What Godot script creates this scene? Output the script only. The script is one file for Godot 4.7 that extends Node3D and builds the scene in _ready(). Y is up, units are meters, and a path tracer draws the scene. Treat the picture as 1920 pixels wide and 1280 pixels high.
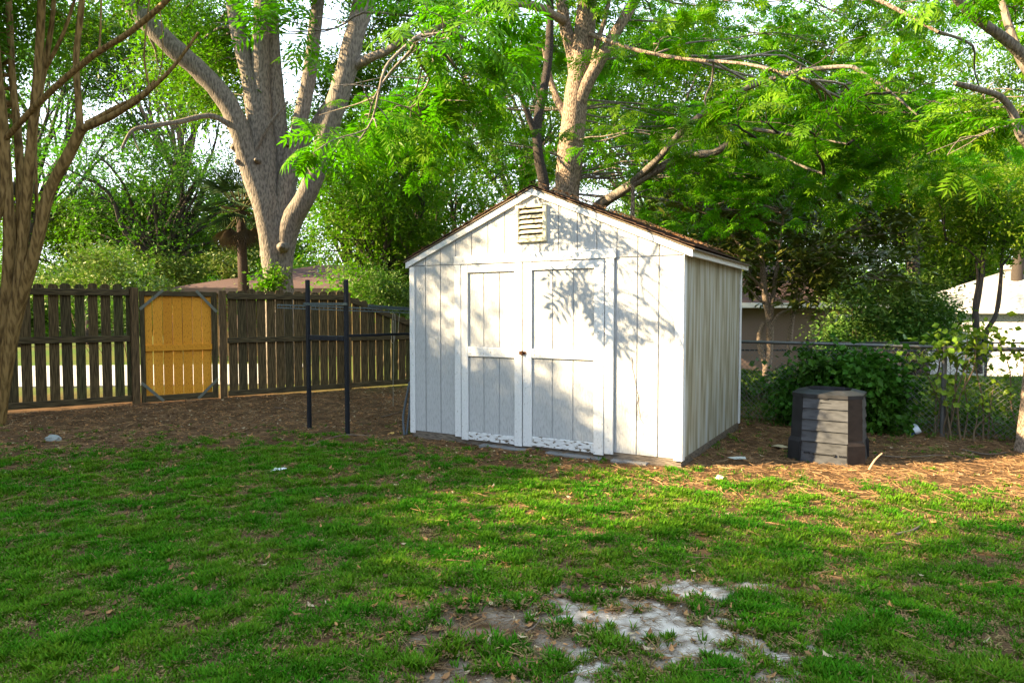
extends Node3D

# ---------------------------------------------------------------- mesh building
class MB:
	var v := PackedVector3Array()
	var n := PackedVector3Array()
	var c := PackedColorArray()
	var i := PackedInt32Array()
	func vert(p: Vector3, nn: Vector3, col := Color.WHITE) -> int:
		v.append(p); n.append(nn); c.append(col)
		return v.size() - 1
	func tri(a: Vector3, b: Vector3, d: Vector3, col := Color.WHITE) -> void:
		var nn := (b - a).cross(d - a).normalized()
		var k := v.size()
		vert(a, nn, col); vert(b, nn, col); vert(d, nn, col)
		i.append_array(PackedInt32Array([k, k + 2, k + 1]))
	func quad(a: Vector3, b: Vector3, d: Vector3, e: Vector3, col := Color.WHITE) -> void:
		var nn := (b - a).cross(d - a).normalized()
		var k := v.size()
		vert(a, nn, col); vert(b, nn, col); vert(d, nn, col); vert(e, nn, col)
		i.append_array(PackedInt32Array([k, k + 2, k + 1, k, k + 3, k + 2]))
	func commit() -> ArrayMesh:
		var m := ArrayMesh.new()
		if v.is_empty():
			return m
		var a := []
		a.resize(Mesh.ARRAY_MAX)
		a[Mesh.ARRAY_VERTEX] = v; a[Mesh.ARRAY_NORMAL] = n; a[Mesh.ARRAY_COLOR] = c; a[Mesh.ARRAY_INDEX] = i
		m.add_surface_from_arrays(Mesh.PRIMITIVE_TRIANGLES, a)
		return m
	# box with chamfered edges between two corners
	func box(lo: Vector3, hi: Vector3, ch := 0.0, col := Color.WHITE) -> void:
		var h := (hi - lo) * 0.5
		var m := (hi + lo) * 0.5
		ch = minf(ch, minf(h.x, minf(h.y, h.z)) * 0.6)
		hexa(m, Vector3.RIGHT, Vector3.UP, Vector3.BACK, h, ch, col)
	func hexa(m: Vector3, X: Vector3, Y: Vector3, Z: Vector3, h: Vector3, ch := 0.0, col := Color.WHITE) -> void:
		var A := [X, Y, Z]
		for ax in 3:
			for s in [-1.0, 1.0]:
				var u := (ax + 1) % 3
				var w := (ax + 2) % 3
				var q := []
				for k in [[-1, -1], [1, -1], [1, 1], [-1, 1]]:
					q.append(m + A[ax] * s * h[ax] + A[u] * k[0] * (h[u] - ch) + A[w] * k[1] * (h[w] - ch))
				if s > 0: quad(q[0], q[1], q[2], q[3], col)
				else: quad(q[0], q[3], q[2], q[1], col)
		if ch <= 0.0:
			return
		for ax in 3:
			var u := (ax + 1) % 3
			var w := (ax + 2) % 3
			for su in [-1.0, 1.0]:
				for sw in [-1.0, 1.0]:
					var e0: Vector3 = m + A[u] * su * h[u] + A[w] * sw * (h[w] - ch)
					var e1: Vector3 = m + A[u] * su * (h[u] - ch) + A[w] * sw * h[w]
					var d: Vector3 = A[ax] * (h[ax] - ch)
					qn(e0 - d, e0 + d, e1 + d, e1 - d, A[u] * su + A[w] * sw, col)
		for sx in [-1.0, 1.0]:
			for sy in [-1.0, 1.0]:
				for sz in [-1.0, 1.0]:
					var p := [m + X * sx * h.x + Y * sy * (h.y - ch) + Z * sz * (h.z - ch), m + X * sx * (h.x - ch) + Y * sy * h.y + Z * sz * (h.z - ch), m + X * sx * (h.x - ch) + Y * sy * (h.y - ch) + Z * sz * h.z]
					var out: Vector3 = X * sx + Y * sy + Z * sz
					if (p[1] - p[0]).cross(p[2] - p[0]).dot(out) > 0: tri(p[0], p[1], p[2], col)
					else: tri(p[0], p[2], p[1], col)
	# quad turned so that it faces «out»
	func qn(a: Vector3, b: Vector3, d: Vector3, e: Vector3, out: Vector3, col := Color.WHITE) -> void:
		if (b - a).cross(d - a).dot(out) > 0: quad(a, b, d, e, col)
		else: quad(a, e, d, b, col)
	# beam between two points
	func beam(a: Vector3, b: Vector3, wide: float, deep: float, ch := 0.0, up := Vector3.UP, col := Color.WHITE) -> void:
		var Y := (b - a).normalized()
		var X := up.cross(Y)
		X = X.normalized() if X.length() > 0.01 else Y.cross(Vector3.BACK).normalized()
		var Z := X.cross(Y)
		hexa((a + b) * 0.5, X, Y, Z, Vector3(wide * 0.5, (b - a).length() * 0.5, deep * 0.5), ch, col)
	# straight prism: polygon (counter-clockwise seen from +z) from z0 to z1
	func prism(poly: PackedVector2Array, z0: float, z1: float, col := Color.WHITE) -> void:
		for k in range(1, poly.size() - 1):
			tri(V(poly[0], z1), V(poly[k], z1), V(poly[k + 1], z1), col)
			tri(V(poly[0], z0), V(poly[k + 1], z0), V(poly[k], z0), col)
		for k in poly.size():
			var a := poly[k]
			var b := poly[(k + 1) % poly.size()]
			quad(V(a, z0), V(b, z0), V(b, z1), V(a, z1), col)
	func V(p: Vector2, z: float) -> Vector3:
		return Vector3(p.x, p.y, z)
	# smooth tube through points; knots give bark its bumps
	func tube(pts: PackedVector3Array, rad: PackedFloat32Array, sides := 6, rough := 0.0, noise: FastNoiseLite = null, col := Color.WHITE, cap := true) -> void:
		var N := pts.size()
		var t0 := (pts[1] - pts[0]).normalized()
		var X := t0.cross(Vector3(0.31, 0.2, 0.93)).normalized()
		var first := v.size()
		for k in N:
			var t := (pts[mini(k + 1, N - 1)] - pts[maxi(k - 1, 0)]).normalized()
			X = (X - t * X.dot(t)).normalized()
			var Y := t.cross(X)
			for s in sides:
				var a := TAU * s / sides
				var o := X * cos(a) + Y * sin(a)
				var r := rad[k]
				if noise: r *= 1.0 + rough * noise.get_noise_3dv((pts[k] + o * rad[k]) * Vector3(1, 0.35, 1))
				vert(pts[k] + o * r, o, col)
		for k in N - 1:
			for s in sides:
				var p := first + k * sides + s
				var q := first + k * sides + (s + 1) % sides
				i.append_array(PackedInt32Array([p, p + sides, q, q, p + sides, q + sides]))
		if cap:
			var e := vert(pts[N - 1], (pts[N - 1] - pts[N - 2]).normalized(), col)
			for s in sides:
				i.append_array(PackedInt32Array([first + (N - 1) * sides + s, e, first + (N - 1) * sides + (s + 1) % sides]))
	func leaf(base: Vector3, dir: Vector3, up: Vector3, length: float, width: float, col: Color, fine := true, droop := 0.25) -> void:
		var side := dir.cross(up).normalized() * width * 0.5
		var tip := base + dir * length - up * length * droop
		var mid := base + dir * length * 0.45 - up * length * droop * 0.2
		if fine:
			var low := mid - up * width * 0.16
			tri(base, mid - side, low, col); tri(base, low, mid + side, col)
			tri(mid - side, tip, low, col); tri(low, tip, mid + side, col)
		else:
			tri(base, mid - side, tip, col); tri(base, tip, mid + side, col)

# ---------------------------------------------------------------- small helpers
var taken := {}
func numbered(called: String) -> String:
	var k: int = taken.get(called, 0)
	taken[called] = k + 1
	return called if k == 0 else "%s_%03d" % [called, k]

func tag(o: Node, label: String, category: String, group := "", kind := "") -> void:
	o.set_meta("label", label); o.set_meta("category", category)
	if group: o.set_meta("group", group)
	if kind: o.set_meta("kind", kind)

func thing(called: String, label: String, category: String, at := Vector3.ZERO, turn := 0.0, group := "") -> Node3D:
	var o := Node3D.new()
	o.name = numbered(called)
	add_child(o)
	o.position = at; o.rotation.y = turn
	tag(o, label, category, group)
	return o

func put(called: String, mb: MB, m: Material, parent: Node3D) -> MeshInstance3D:
	var o := MeshInstance3D.new()
	o.name = called
	o.mesh = mb.commit()
	o.material_override = m
	parent.add_child(o, true)
	return o

func solo(called: String, mb: MB, m: Material, label: String, category: String, group := "") -> MeshInstance3D:
	var o := MeshInstance3D.new()
	o.name = numbered(called)
	o.mesh = mb.commit()
	o.material_override = m
	add_child(o)
	tag(o, label, category, group)
	return o

func setting(called: String, mb: MB, m: Material) -> MeshInstance3D:
	var o := MeshInstance3D.new()
	o.name = called
	o.mesh = mb.commit(); o.material_override = m
	add_child(o)
	o.set_meta("kind", "structure")
	return o

func piece(called: String, lo: Vector3, hi: Vector3, m: Material, parent: Node3D, ch := 0.003) -> MeshInstance3D:
	var mb := MB.new()
	mb.box(lo, hi, ch)
	return put(called, mb, m, parent)

func many(called: String, mesh: Mesh, m: Material, buf: PackedFloat32Array, parent: Node3D) -> MultiMeshInstance3D:
	var mm := MultiMesh.new()
	mm.transform_format = MultiMesh.TRANSFORM_3D
	mm.use_colors = true
	mm.mesh = mesh
	mm.instance_count = buf.size() / 16
	mm.buffer = buf
	var o := MultiMeshInstance3D.new()
	o.multimesh = mm
	o.material_override = m
	o.name = called
	parent.add_child(o, true)
	return o

func place(buf: PackedFloat32Array, b: Basis, p: Vector3, col: Color) -> void:
	buf.append_array(PackedFloat32Array([b.x.x, b.y.x, b.z.x, p.x, b.x.y, b.y.y, b.z.y, p.y, b.x.z, b.y.z, b.z.z, p.z, col.r, col.g, col.b, 1.0]))

func noise_of(seed_: int, freq: float, octaves := 4) -> FastNoiseLite:
	var f := FastNoiseLite.new()
	f.seed = seed_; f.frequency = freq; f.fractal_octaves = octaves
	f.noise_type = FastNoiseLite.TYPE_SIMPLEX_SMOOTH
	return f

func noise_tex(seed_: int, freq: float, stops: Array, size := 512, octaves := 5) -> NoiseTexture2D:
	var t := NoiseTexture2D.new()
	t.width = size; t.height = size; t.seamless = true
	t.noise = noise_of(seed_, freq, octaves)
	var g := Gradient.new()
	var offs := PackedFloat32Array()
	var cols := PackedColorArray()
	for s in stops:
		offs.append(s[0]); cols.append(s[1])
	g.offsets = offs; g.colors = cols
	t.color_ramp = g
	return t

func grey(x: float) -> Color:
	return Color(x, x, x)

func lin(r: float, g: float, b: float) -> Color:
	return Color(r, g, b).linear_to_srgb()

func mat(col: Color, rough := 0.85, tex: Texture2D = null, scale := Vector3.ONE, bump: Texture2D = null, depth := 0.0) -> StandardMaterial3D:
	var m := StandardMaterial3D.new()
	m.albedo_color = col.linear_to_srgb()
	m.roughness = rough
	m.metallic_specular = 0.35
	if tex:
		m.albedo_texture = tex
	if bump:
		m.heightmap_enabled = true
		m.heightmap_texture = bump
		m.heightmap_scale = depth
	if tex or bump:
		m.uv1_triplanar = true
		m.uv1_triplanar_sharpness = 6.0
		m.uv1_scale = scale
	return m

func leaf_mat(through: Color, rough := 0.5) -> StandardMaterial3D:
	var m := StandardMaterial3D.new()
	m.vertex_color_use_as_albedo = true
	m.roughness = rough
	m.metallic_specular = 0.22
	m.cull_mode = BaseMaterial3D.CULL_DISABLED
	m.backlight_enabled = true
	m.backlight = through
	return m

# a point of the place along the line of sight through a pixel of the 1920 x 1280 photograph, at its own distance
const EYE := Vector3(0, 1.40, 0)
const PITCH := 0.0435
const FOCAL := 1268.0
func at(u: float, w: float, d: float) -> Vector3:
	var x := (u - 960.0) / FOCAL
	var y := (640.0 - w) / FOCAL
	var r := Vector3(x, y * cos(PITCH) - sin(PITCH), -(cos(PITCH) + y * sin(PITCH)))
	return EYE + r * (d / -r.z)

func smooth_path(p: Array, per := 5) -> PackedVector3Array:
	var cv := Curve3D.new()
	for k in p.size():
		var t: Vector3 = (p[mini(k + 1, p.size() - 1)] - p[maxi(k - 1, 0)]) / 6.0
		cv.add_point(p[k], -t, t)
	var out := PackedVector3Array()
	for k in p.size() - 1:
		for s in per:
			out.append(cv.sample(k, float(s) / per))
	out.append(p[p.size() - 1])
	return out

func taper(n: int, a: float, b: float, flare := 0.0) -> PackedFloat32Array:
	var out := PackedFloat32Array()
	for k in n:
		var t := float(k) / (n - 1)
		out.append(lerpf(a, b, t) + flare * pow(1.0 - t, 6.0))
	return out

# ---------------------------------------------------------------- leaves
var sprays := {}
func hue(rng: RandomNumberGenerator, a: float) -> Color:
	var k := 1.0 + rng.randf_range(-a, a)
	return Color(k * (1.0 + rng.randf_range(-a, a) * 0.6), k, k * (1.0 + rng.randf_range(-a, a) * 0.6))

func make_sprays() -> void:
	var rng := RandomNumberGenerator.new()
	rng.seed = 11
	# three twigs of pinnate leaves: each leaf has pairs of long leaflets along a drooping stalk
	for variant in 3:
		var mb := MB.new()
		for k in 6:
			var yaw := rng.randf_range(-1.5, 1.5)
			var d := Vector3(sin(yaw), rng.randf_range(-0.25, 0.35), -cos(yaw)).normalized()
			var start := Vector3(0, 0, -0.04 * k)
			var p := start
			var stalk := PackedVector3Array([p])
			for s in 6:
				d = (d + Vector3(0, -0.11, 0)).normalized()
				p += d * 0.05
				stalk.append(p)
				var side := d.cross(Vector3.UP).normalized()
				var up := side.cross(d).normalized()
				var size := 0.115 * (0.75 + 0.3 * sin(PI * (s + 1) / 7.0)) * rng.randf_range(0.85, 1.1)
				for q in [-1.0, 1.0]:
					var ld: Vector3 = (side * q + d * rng.randf_range(0.45, 0.85) + up * rng.randf_range(-0.35, 0.15)).normalized()
					mb.leaf(p, ld, (up + side * rng.randf_range(-0.4, 0.4)).normalized(), size, size * 0.27, hue(rng, 0.14))
			mb.leaf(p, d, d.cross(Vector3.UP).normalized().cross(d).normalized(), 0.12, 0.034, hue(rng, 0.14))
			mb.tube(stalk, taper(7, 0.003, 0.0015), 3, 0, null, Color(0.9, 0.8, 0.6), false)
		sprays["pinnate%d" % variant] = mb.commit()
	# small oval leaves on branching twigs
	for variant in 3:
		var mb := MB.new()
		for tw in 5:
			var d := Vector3(rng.randf_range(-1, 1), rng.randf_range(-0.45, 0.6), rng.randf_range(-1, 0.6)).normalized()
			var p := Vector3.ZERO
			for s in 7:
				p += d * 0.06
				d = (d + Vector3(rng.randf_range(-0.3, 0.3), rng.randf_range(-0.25, 0.15), rng.randf_range(-0.3, 0.3))).normalized()
				var ld := (d + Vector3(rng.randf_range(-1, 1), rng.randf_range(-0.6, 0.5), rng.randf_range(-1, 1)) * 1.1).normalized()
				var up := (Vector3.UP + Vector3(rng.randf_range(-0.7, 0.7), 0, rng.randf_range(-0.7, 0.7))).normalized()
				var l := rng.randf_range(0.06, 0.10)
				mb.leaf(p, ld, up, l, l * 0.48, hue(rng, 0.2), false, 0.15)
		sprays["oval%d" % variant] = mb.commit()
	# coarse far-off leaf clumps: the same, fuller
	for variant in 3:
		var mb := MB.new()
		for s in 46:
			var p := Vector3(rng.randfn(0, 0.24), rng.randfn(0, 0.13), rng.randfn(0, 0.24))
			var ld := Vector3(rng.randf_range(-1, 1), rng.randf_range(-0.7, 0.4), rng.randf_range(-1, 1)).normalized()
			var up := (Vector3.UP + Vector3(rng.randf_range(-0.9, 0.9), 0, rng.randf_range(-0.9, 0.9))).normalized()
			var l := rng.randf_range(0.09, 0.15)
			mb.leaf(p, ld, up, l, l * 0.5, hue(rng, 0.22), false, 0.15)
		sprays["far%d" % variant] = mb.commit()
	# whorls of long leathery leaves
	for variant in 3:
		var mb := MB.new()
		for s in 10:
			var yaw := TAU * s / 10.0 + rng.randf_range(-0.3, 0.3)
			var d := Vector3(cos(yaw), rng.randf_range(-0.5, 0.7), sin(yaw)).normalized()
			var l := rng.randf_range(0.15, 0.25)
			mb.leaf(Vector3(0, 0.02 * s, 0), d, (Vector3.UP * 1.2 - d * 0.3).normalized(), l, l * 0.3, hue(rng, 0.2), true, 0.3)
		sprays["whorl%d" % variant] = mb.commit()
	# broad leaves of the vine
	for variant in 3:
		var mb := MB.new()
		for s in 16:
			var p := Vector3(rng.randfn(0, 0.12), rng.randfn(0, 0.1), rng.randfn(0, 0.12))
			var ld := Vector3(rng.randf_range(-1, 1), rng.randf_range(-0.9, 0.2), rng.randf_range(-0.4, 1)).normalized()
			var up := (Vector3(0, 0.7, 0.7) + Vector3(rng.randf_range(-0.6, 0.6), rng.randf_range(-0.4, 0.4), rng.randf_range(-0.3, 0.6))).normalized()
			var l := rng.randf_range(0.06, 0.11)
			mb.leaf(p, ld, up, l, l * 0.75, hue(rng, 0.2), true, 0.2)
		sprays["broad%d" % variant] = mb.commit()

# leaf clumps of one crown: each clump a cloud of sprays round its centre
func foliage(parent: Node3D, kind: String, m: Material, centres: Array, size: Vector3, per: int, col: Color, vary: float, rng: RandomNumberGenerator, scale := 1.0, called := "crown") -> void:
	var bufs := [PackedFloat32Array(), PackedFloat32Array(), PackedFloat32Array()]
	for cc in centres:
		var tint := 1.0 + rng.randf_range(-vary, vary)
		var warm := 1.0 + rng.randf_range(-vary, vary) * 0.6
		for k in per:
			var o := Vector3(rng.randfn(0, 0.5), rng.randfn(0, 0.5), rng.randfn(0, 0.5))
			if o.length() > 1.25: o = o.normalized() * rng.randf_range(0.6, 1.25)
			var p: Vector3 = cc + o * size
			var b := Basis(Vector3.UP, rng.randf_range(0, TAU)) * Basis(Vector3.RIGHT, rng.randf_range(-0.7, 0.5)) * Basis(Vector3.BACK, rng.randf_range(-0.5, 0.5))
			var k2 := tint * (1.0 + rng.randf_range(-vary, vary) * 0.5)
			place_in(bufs, rng.randi() % 3, b.scaled(Vector3.ONE * scale * rng.randf_range(0.75, 1.2)), p - parent.position, Color(col.r * k2 * warm, col.g * k2, col.b * k2))
	for k in 3:
		if bufs[k].size():
			var o := many(called, sprays["%s%d" % [kind, k]], m, bufs[k], parent)
			o.set_meta("kind", "stuff")

func place_in(bufs: Array, k: int, b: Basis, p: Vector3, col: Color) -> void:
	var q: PackedFloat32Array = bufs[k]
	bufs[k] = PackedFloat32Array()
	place(q, b, p, col)
	bufs[k] = q

func wobble(a: Vector3, b: Vector3, rng: RandomNumberGenerator, amount: float, n := 4) -> Array:
	var out := [a]
	for k in range(1, n):
		var t := float(k) / n
		out.append(a.lerp(b, t) + Vector3(rng.randf_range(-1, 1), rng.randf_range(-0.6, 0.8) + sin(PI * t) * 0.6, rng.randf_range(-1, 1)) * amount)
	out.append(b)
	return out

# a tree grown from a base: trunk, limbs out to every clump of leaves
func grown_tree(called: String, label: String, group: String, base: Vector3, trunk_top: float, crown: Vector3, radii: Vector3, clumps: int, clump: float, per: int, kind: String, m: Material, col: Color, bark: Material, r: float, seed_: int, scale := 1.0) -> Node3D:
	var rng := RandomNumberGenerator.new()
	rng.seed = seed_
	var o := thing(called, label, "tree", base, 0.0, group)
	var nz := noise_of(seed_, 2.5, 3)
	var W := MB.new()
	var top := Vector3(crown.x - base.x, trunk_top, crown.z - base.z) * Vector3(0.5, 1, 0.5)
	var line := smooth_path(wobble(Vector3(0, -0.1, 0), top, rng, 0.12 * r * 8.0, 3), 4)
	W.tube(line, taper(line.size(), r, r * 0.62, r * 0.5), 10, 0.18, nz)
	put("trunk", W, bark, o)
	var L := MB.new()
	var centres := []
	for k in clumps:
		var q := Vector3(rng.randfn(0, 1), rng.randfn(0, 1), rng.randfn(0, 1)).normalized() * pow(rng.randf(), 0.4)
		var p := crown + q * radii
		centres.append(p)
		var from: Vector3 = top if k % 3 else line[line.size() - 2]
		var limb := smooth_path(wobble(from, p - base, rng, 0.09 * (p - base - from).length(), 3), 3)
		L.tube(limb, taper(limb.size(), r * rng.randf_range(0.25, 0.45), 0.015), 5, 0.1, nz)
		for s in 3:
			var tw := smooth_path(wobble(limb[limb.size() - 3 - s], p - base + Vector3(rng.randf_range(-1, 1), rng.randf_range(-0.5, 0.6), rng.randf_range(-1, 1)) * clump, rng, 0.1, 3), 2)
			L.tube(tw, taper(tw.size(), 0.022, 0.006), 4)
	put("limbs", L, bark, o)
	foliage(o, kind, m, centres, Vector3(clump, clump * 0.62, clump), per, col, 0.22, rng, scale)
	return o

# limbs given point by point: [[u, v, distance], ...], first and last radius
func limb(parent: Node3D, called: String, pts: Array, r0: float, r1: float, bark: Material, seed_: int, sides := 10, rough := 0.16, flare := 0.0) -> PackedVector3Array:
	var p := []
	for q in pts:
		p.append(at(q[0], q[1], q[2]) - parent.position)
	var line := smooth_path(p, 6)
	var W := MB.new()
	W.tube(line, taper(line.size(), r0, r1, flare), sides, rough, noise_of(seed_, 3.0, 3))
	put(called, W, bark, parent)
	return line

# clump centres spread through a block given by photo columns, rows and distances
func centres_in(n: int, u0: float, u1: float, v0: float, v1: float, d0: float, d1: float, rng: RandomNumberGenerator) -> Array:
	var out := []
	for k in n:
		out.append(at(rng.randf_range(u0, u1), rng.randf_range(v0, v1), rng.randf_range(d0, d1)))
	return out

func twigs_to(parent: Node3D, centres: Array, lines: Array, r: float, bark: Material, rng: RandomNumberGenerator) -> void:
	var L := MB.new()
	for cc in centres:
		var p: Vector3 = cc - parent.position
		var best := Vector3.ZERO
		var far := 1e9
		for line in lines:
			for k in range(line.size() / 3, line.size()):
				var q: Vector3 = line[k]
				var d := q.distance_to(p) + maxf(0.0, q.y - p.y) * 0.7
				if d < far:
					far = d; best = q
		var way := smooth_path(wobble(best, p, rng, 0.06 * far, 4), 3)
		L.tube(way, taper(way.size(), minf(r, 0.012 + far * 0.012), 0.006), 5)
		for s in 4:
			var tw := smooth_path(wobble(way[way.size() - 2 - s], p + Vector3(rng.randf_range(-1, 1), rng.randf_range(-0.3, 0.4), rng.randf_range(-1, 1)) * 0.6, rng, 0.06, 3), 2)
			L.tube(tw, taper(tw.size(), 0.008, 0.003), 4)
	put("branches", L, bark, parent).set_meta("kind", "stuff")

# ---------------------------------------------------------------- ground
var n_big := noise_of(3, 0.5, 4)
var n_mid := noise_of(4, 2.2, 4)
var n_fine := noise_of(5, 9.0, 3)
func gh(x: float, z: float) -> float:
	var y := 0.02 * n_big.get_noise_2d(x, z) + 0.012 * n_mid.get_noise_2d(x, z)
	var near := maxf(absf(x), absf(z + 6.0))
	y *= 1.0 - smoothstep(10.0, 16.0, near) * 0.5
	y -= 0.95 * smoothstep(12.0, 24.0, -z) * smoothstep(3.0, 9.0, x)
	return y

func blob(x: float, z: float, cx: float, cz: float, hl: float, hw: float, turn: float) -> float:
	var p := Vector2(x - cx, z - cz).rotated(turn)
	return 1.0 - Vector2(p.x / hl, p.y / hw).length() + 0.8 * n_mid.get_noise_2d(x * 2.2, z * 2.2) + 0.6 * n_fine.get_noise_2d(x * 1.2, z * 1.2)

func sand_at(x: float, z: float) -> float:
	var s := blob(x, z, 0.76, -2.88, 0.64, 0.25, -0.62)
	s = maxf(s, blob(x, z, 0.97, -3.34, 0.32, 0.17, -0.1))
	s = maxf(s, blob(x, z, 0.27, -2.56, 0.17, 0.19, 0.0))
	s = maxf(s, blob(x, z, 0.42, -3.04, 0.32, 0.16, -0.3))
	return clampf(s * 1.0 + 0.12, 0, 1)

func dirt_at(x: float, z: float) -> float:
	var s := blob(x, z, -0.05, -2.93, 0.62, 0.44, -0.2)
	s = maxf(s, blob(x, z, 0.65, -3.0, 0.75, 0.36, -0.55))
	s = maxf(s, blob(x, z, -0.15, -2.45, 0.4, 0.3, 0.0))
	return clampf(s * 1.6, 0, 1)

# how much of the lawn grows here, 0 to 1
func lawn_at(x: float, z: float) -> float:
	var edge: float
	var pts := [[-9.0, -5.3], [-4.9, -6.35], [-3.6, -7.0], [-2.3, -7.25], [-1.2, -6.85], [-0.4, -6.3], [0.7, -5.75], [1.3, -5.5], [2.2, -5.45], [3.2, -5.35], [4.3, -5.25], [9.0, -4.7]]
	edge = pts[0][1]
	for k in pts.size() - 1:
		if x >= pts[k][0] and x <= pts[k + 1][0]:
			edge = lerpf(pts[k][1], pts[k + 1][1], (x - pts[k][0]) / (pts[k + 1][0] - pts[k][0]))
	var g := clampf((z - edge) * 1.15 + 0.45 + 1.1 * n_mid.get_noise_2d(x, z) + 0.5 * n_big.get_noise_2d(x * 2.0, z * 2.0), 0, 1)
	var thin := 0.30 + 1.35 * n_mid.get_noise_2d(x * 1.3 + 40, z * 1.3) + 0.4 * n_big.get_noise_2d(x + 9, z)
	thin -= 0.2 * smoothstep(1.2, 3.2, x)
	g *= clampf(thin + 0.35, 0.12, 1.0)
	if x < 1.2 or z < -6.4: g = maxf(g, 0.5 * clampf(n_mid.get_noise_2d(x * 1.6 + 70, z * 1.6) * 2.2 - 0.25, 0, 1) * smoothstep(-9.5, -6.0, z))
	return g * (1.0 - minf(1.0, dirt_at(x, z) * 1.15)) * (1.0 - minf(1.0, sand_at(x, z) * 1.4))

func spaced(lo: float, hi: float, fine_lo: float, fine_hi: float, step: float, inner_lo: float, inner_hi: float) -> PackedFloat32Array:
	var out := PackedFloat32Array()
	var a := []
	var x := fine_lo
	var s := step
	while x > lo:
		s *= 1.25
		x -= s
		a.push_front(x)
	for q in a: out.append(q)
	x = fine_lo
	while x < fine_hi:
		out.append(x)
		x += step * (0.4 if x > inner_lo and x < inner_hi else 1.0)
	s = step
	while x < hi:
		out.append(x)
		s *= 1.25
		x += s
	return out

func build_ground() -> void:
	var xs := spaced(-160, 160, -8.0, 6.5, 0.055, -0.9, 1.7)
	var zs := spaced(-170, 30, -9.5, -2.0, 0.05, -3.8, -2.2)
	var mb := MB.new()
	for z in zs:
		for x in xs:
			var y := gh(x, z)
			var lawn := lawn_at(x, z) if z > -11 else 0.0
			var col := Color(0.105, 0.062, 0.03).lerp(Color(0.17, 0.10, 0.05), clampf(0.5 + n_mid.get_noise_2d(x, z) * 1.4, 0, 1))
			col = col.lerp(Color(0.07, 0.065, 0.03), lawn * 0.8)
			var dirt := dirt_at(x, z)
			var sand := sand_at(x, z)
			col = col.lerp(Color(0.34, 0.265, 0.19), dirt * clampf(0.55 + n_fine.get_noise_2d(x * 0.6, z * 0.6) * 1.2, 0, 1))
			col = col.lerp(Color(0.76, 0.67, 0.55), sand * clampf(0.85 + 1.1 * n_fine.get_noise_2d(x * 1.5, z * 1.5), 0.25, 1.0))
			y += sand * 0.006 - dirt * 0.008 + 0.007 * n_fine.get_noise_2d(x, z) + 0.004 * n_fine.get_noise_2d(x * 4.0, z * 4.0)
			# mown grass far off, beyond the fences
			var off := smoothstep(11.5, 14.0, Vector2(x * 0.8, z).length())
			col = col.lerp(Color(0.085, 0.15, 0.03).lerp(Color(0.16, 0.15, 0.05), clampf(0.4 + n_big.get_noise_2d(x, z), 0, 1)), off)
			mb.vert(Vector3(x, y, z), Vector3.UP, col)
	var W := xs.size()
	for r in zs.size() - 1:
		for q in W - 1:
			var k := r * W + q
			mb.i.append_array(PackedInt32Array([k, k + 1, k + W, k + 1, k + W + 1, k + W]))
	for r in range(1, zs.size() - 1):
		for q in range(1, W - 1):
			var k := r * W + q
			var dx := (mb.v[k + 1].y - mb.v[k - 1].y) / (mb.v[k + 1].x - mb.v[k - 1].x)
			var dz := (mb.v[k + W].y - mb.v[k - W].y) / (mb.v[k + W].z - mb.v[k - W].z)
			mb.n[k] = Vector3(-dx, 1, -dz).normalized()
	var grain := noise_tex(21, 0.22, [[0.0, grey(0.6)], [0.5, grey(0.85)], [1.0, grey(1.0)]], 1024, 3)
	var m := mat(Color.WHITE, 0.95, grain, Vector3(1.3, 1.3, 1.3), grain, 0.35)
	m.vertex_color_use_as_albedo = true
	m.metallic_specular = 0.15
	m.uv1_world_triplanar = true
	setting("ground", mb, m)

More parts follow.
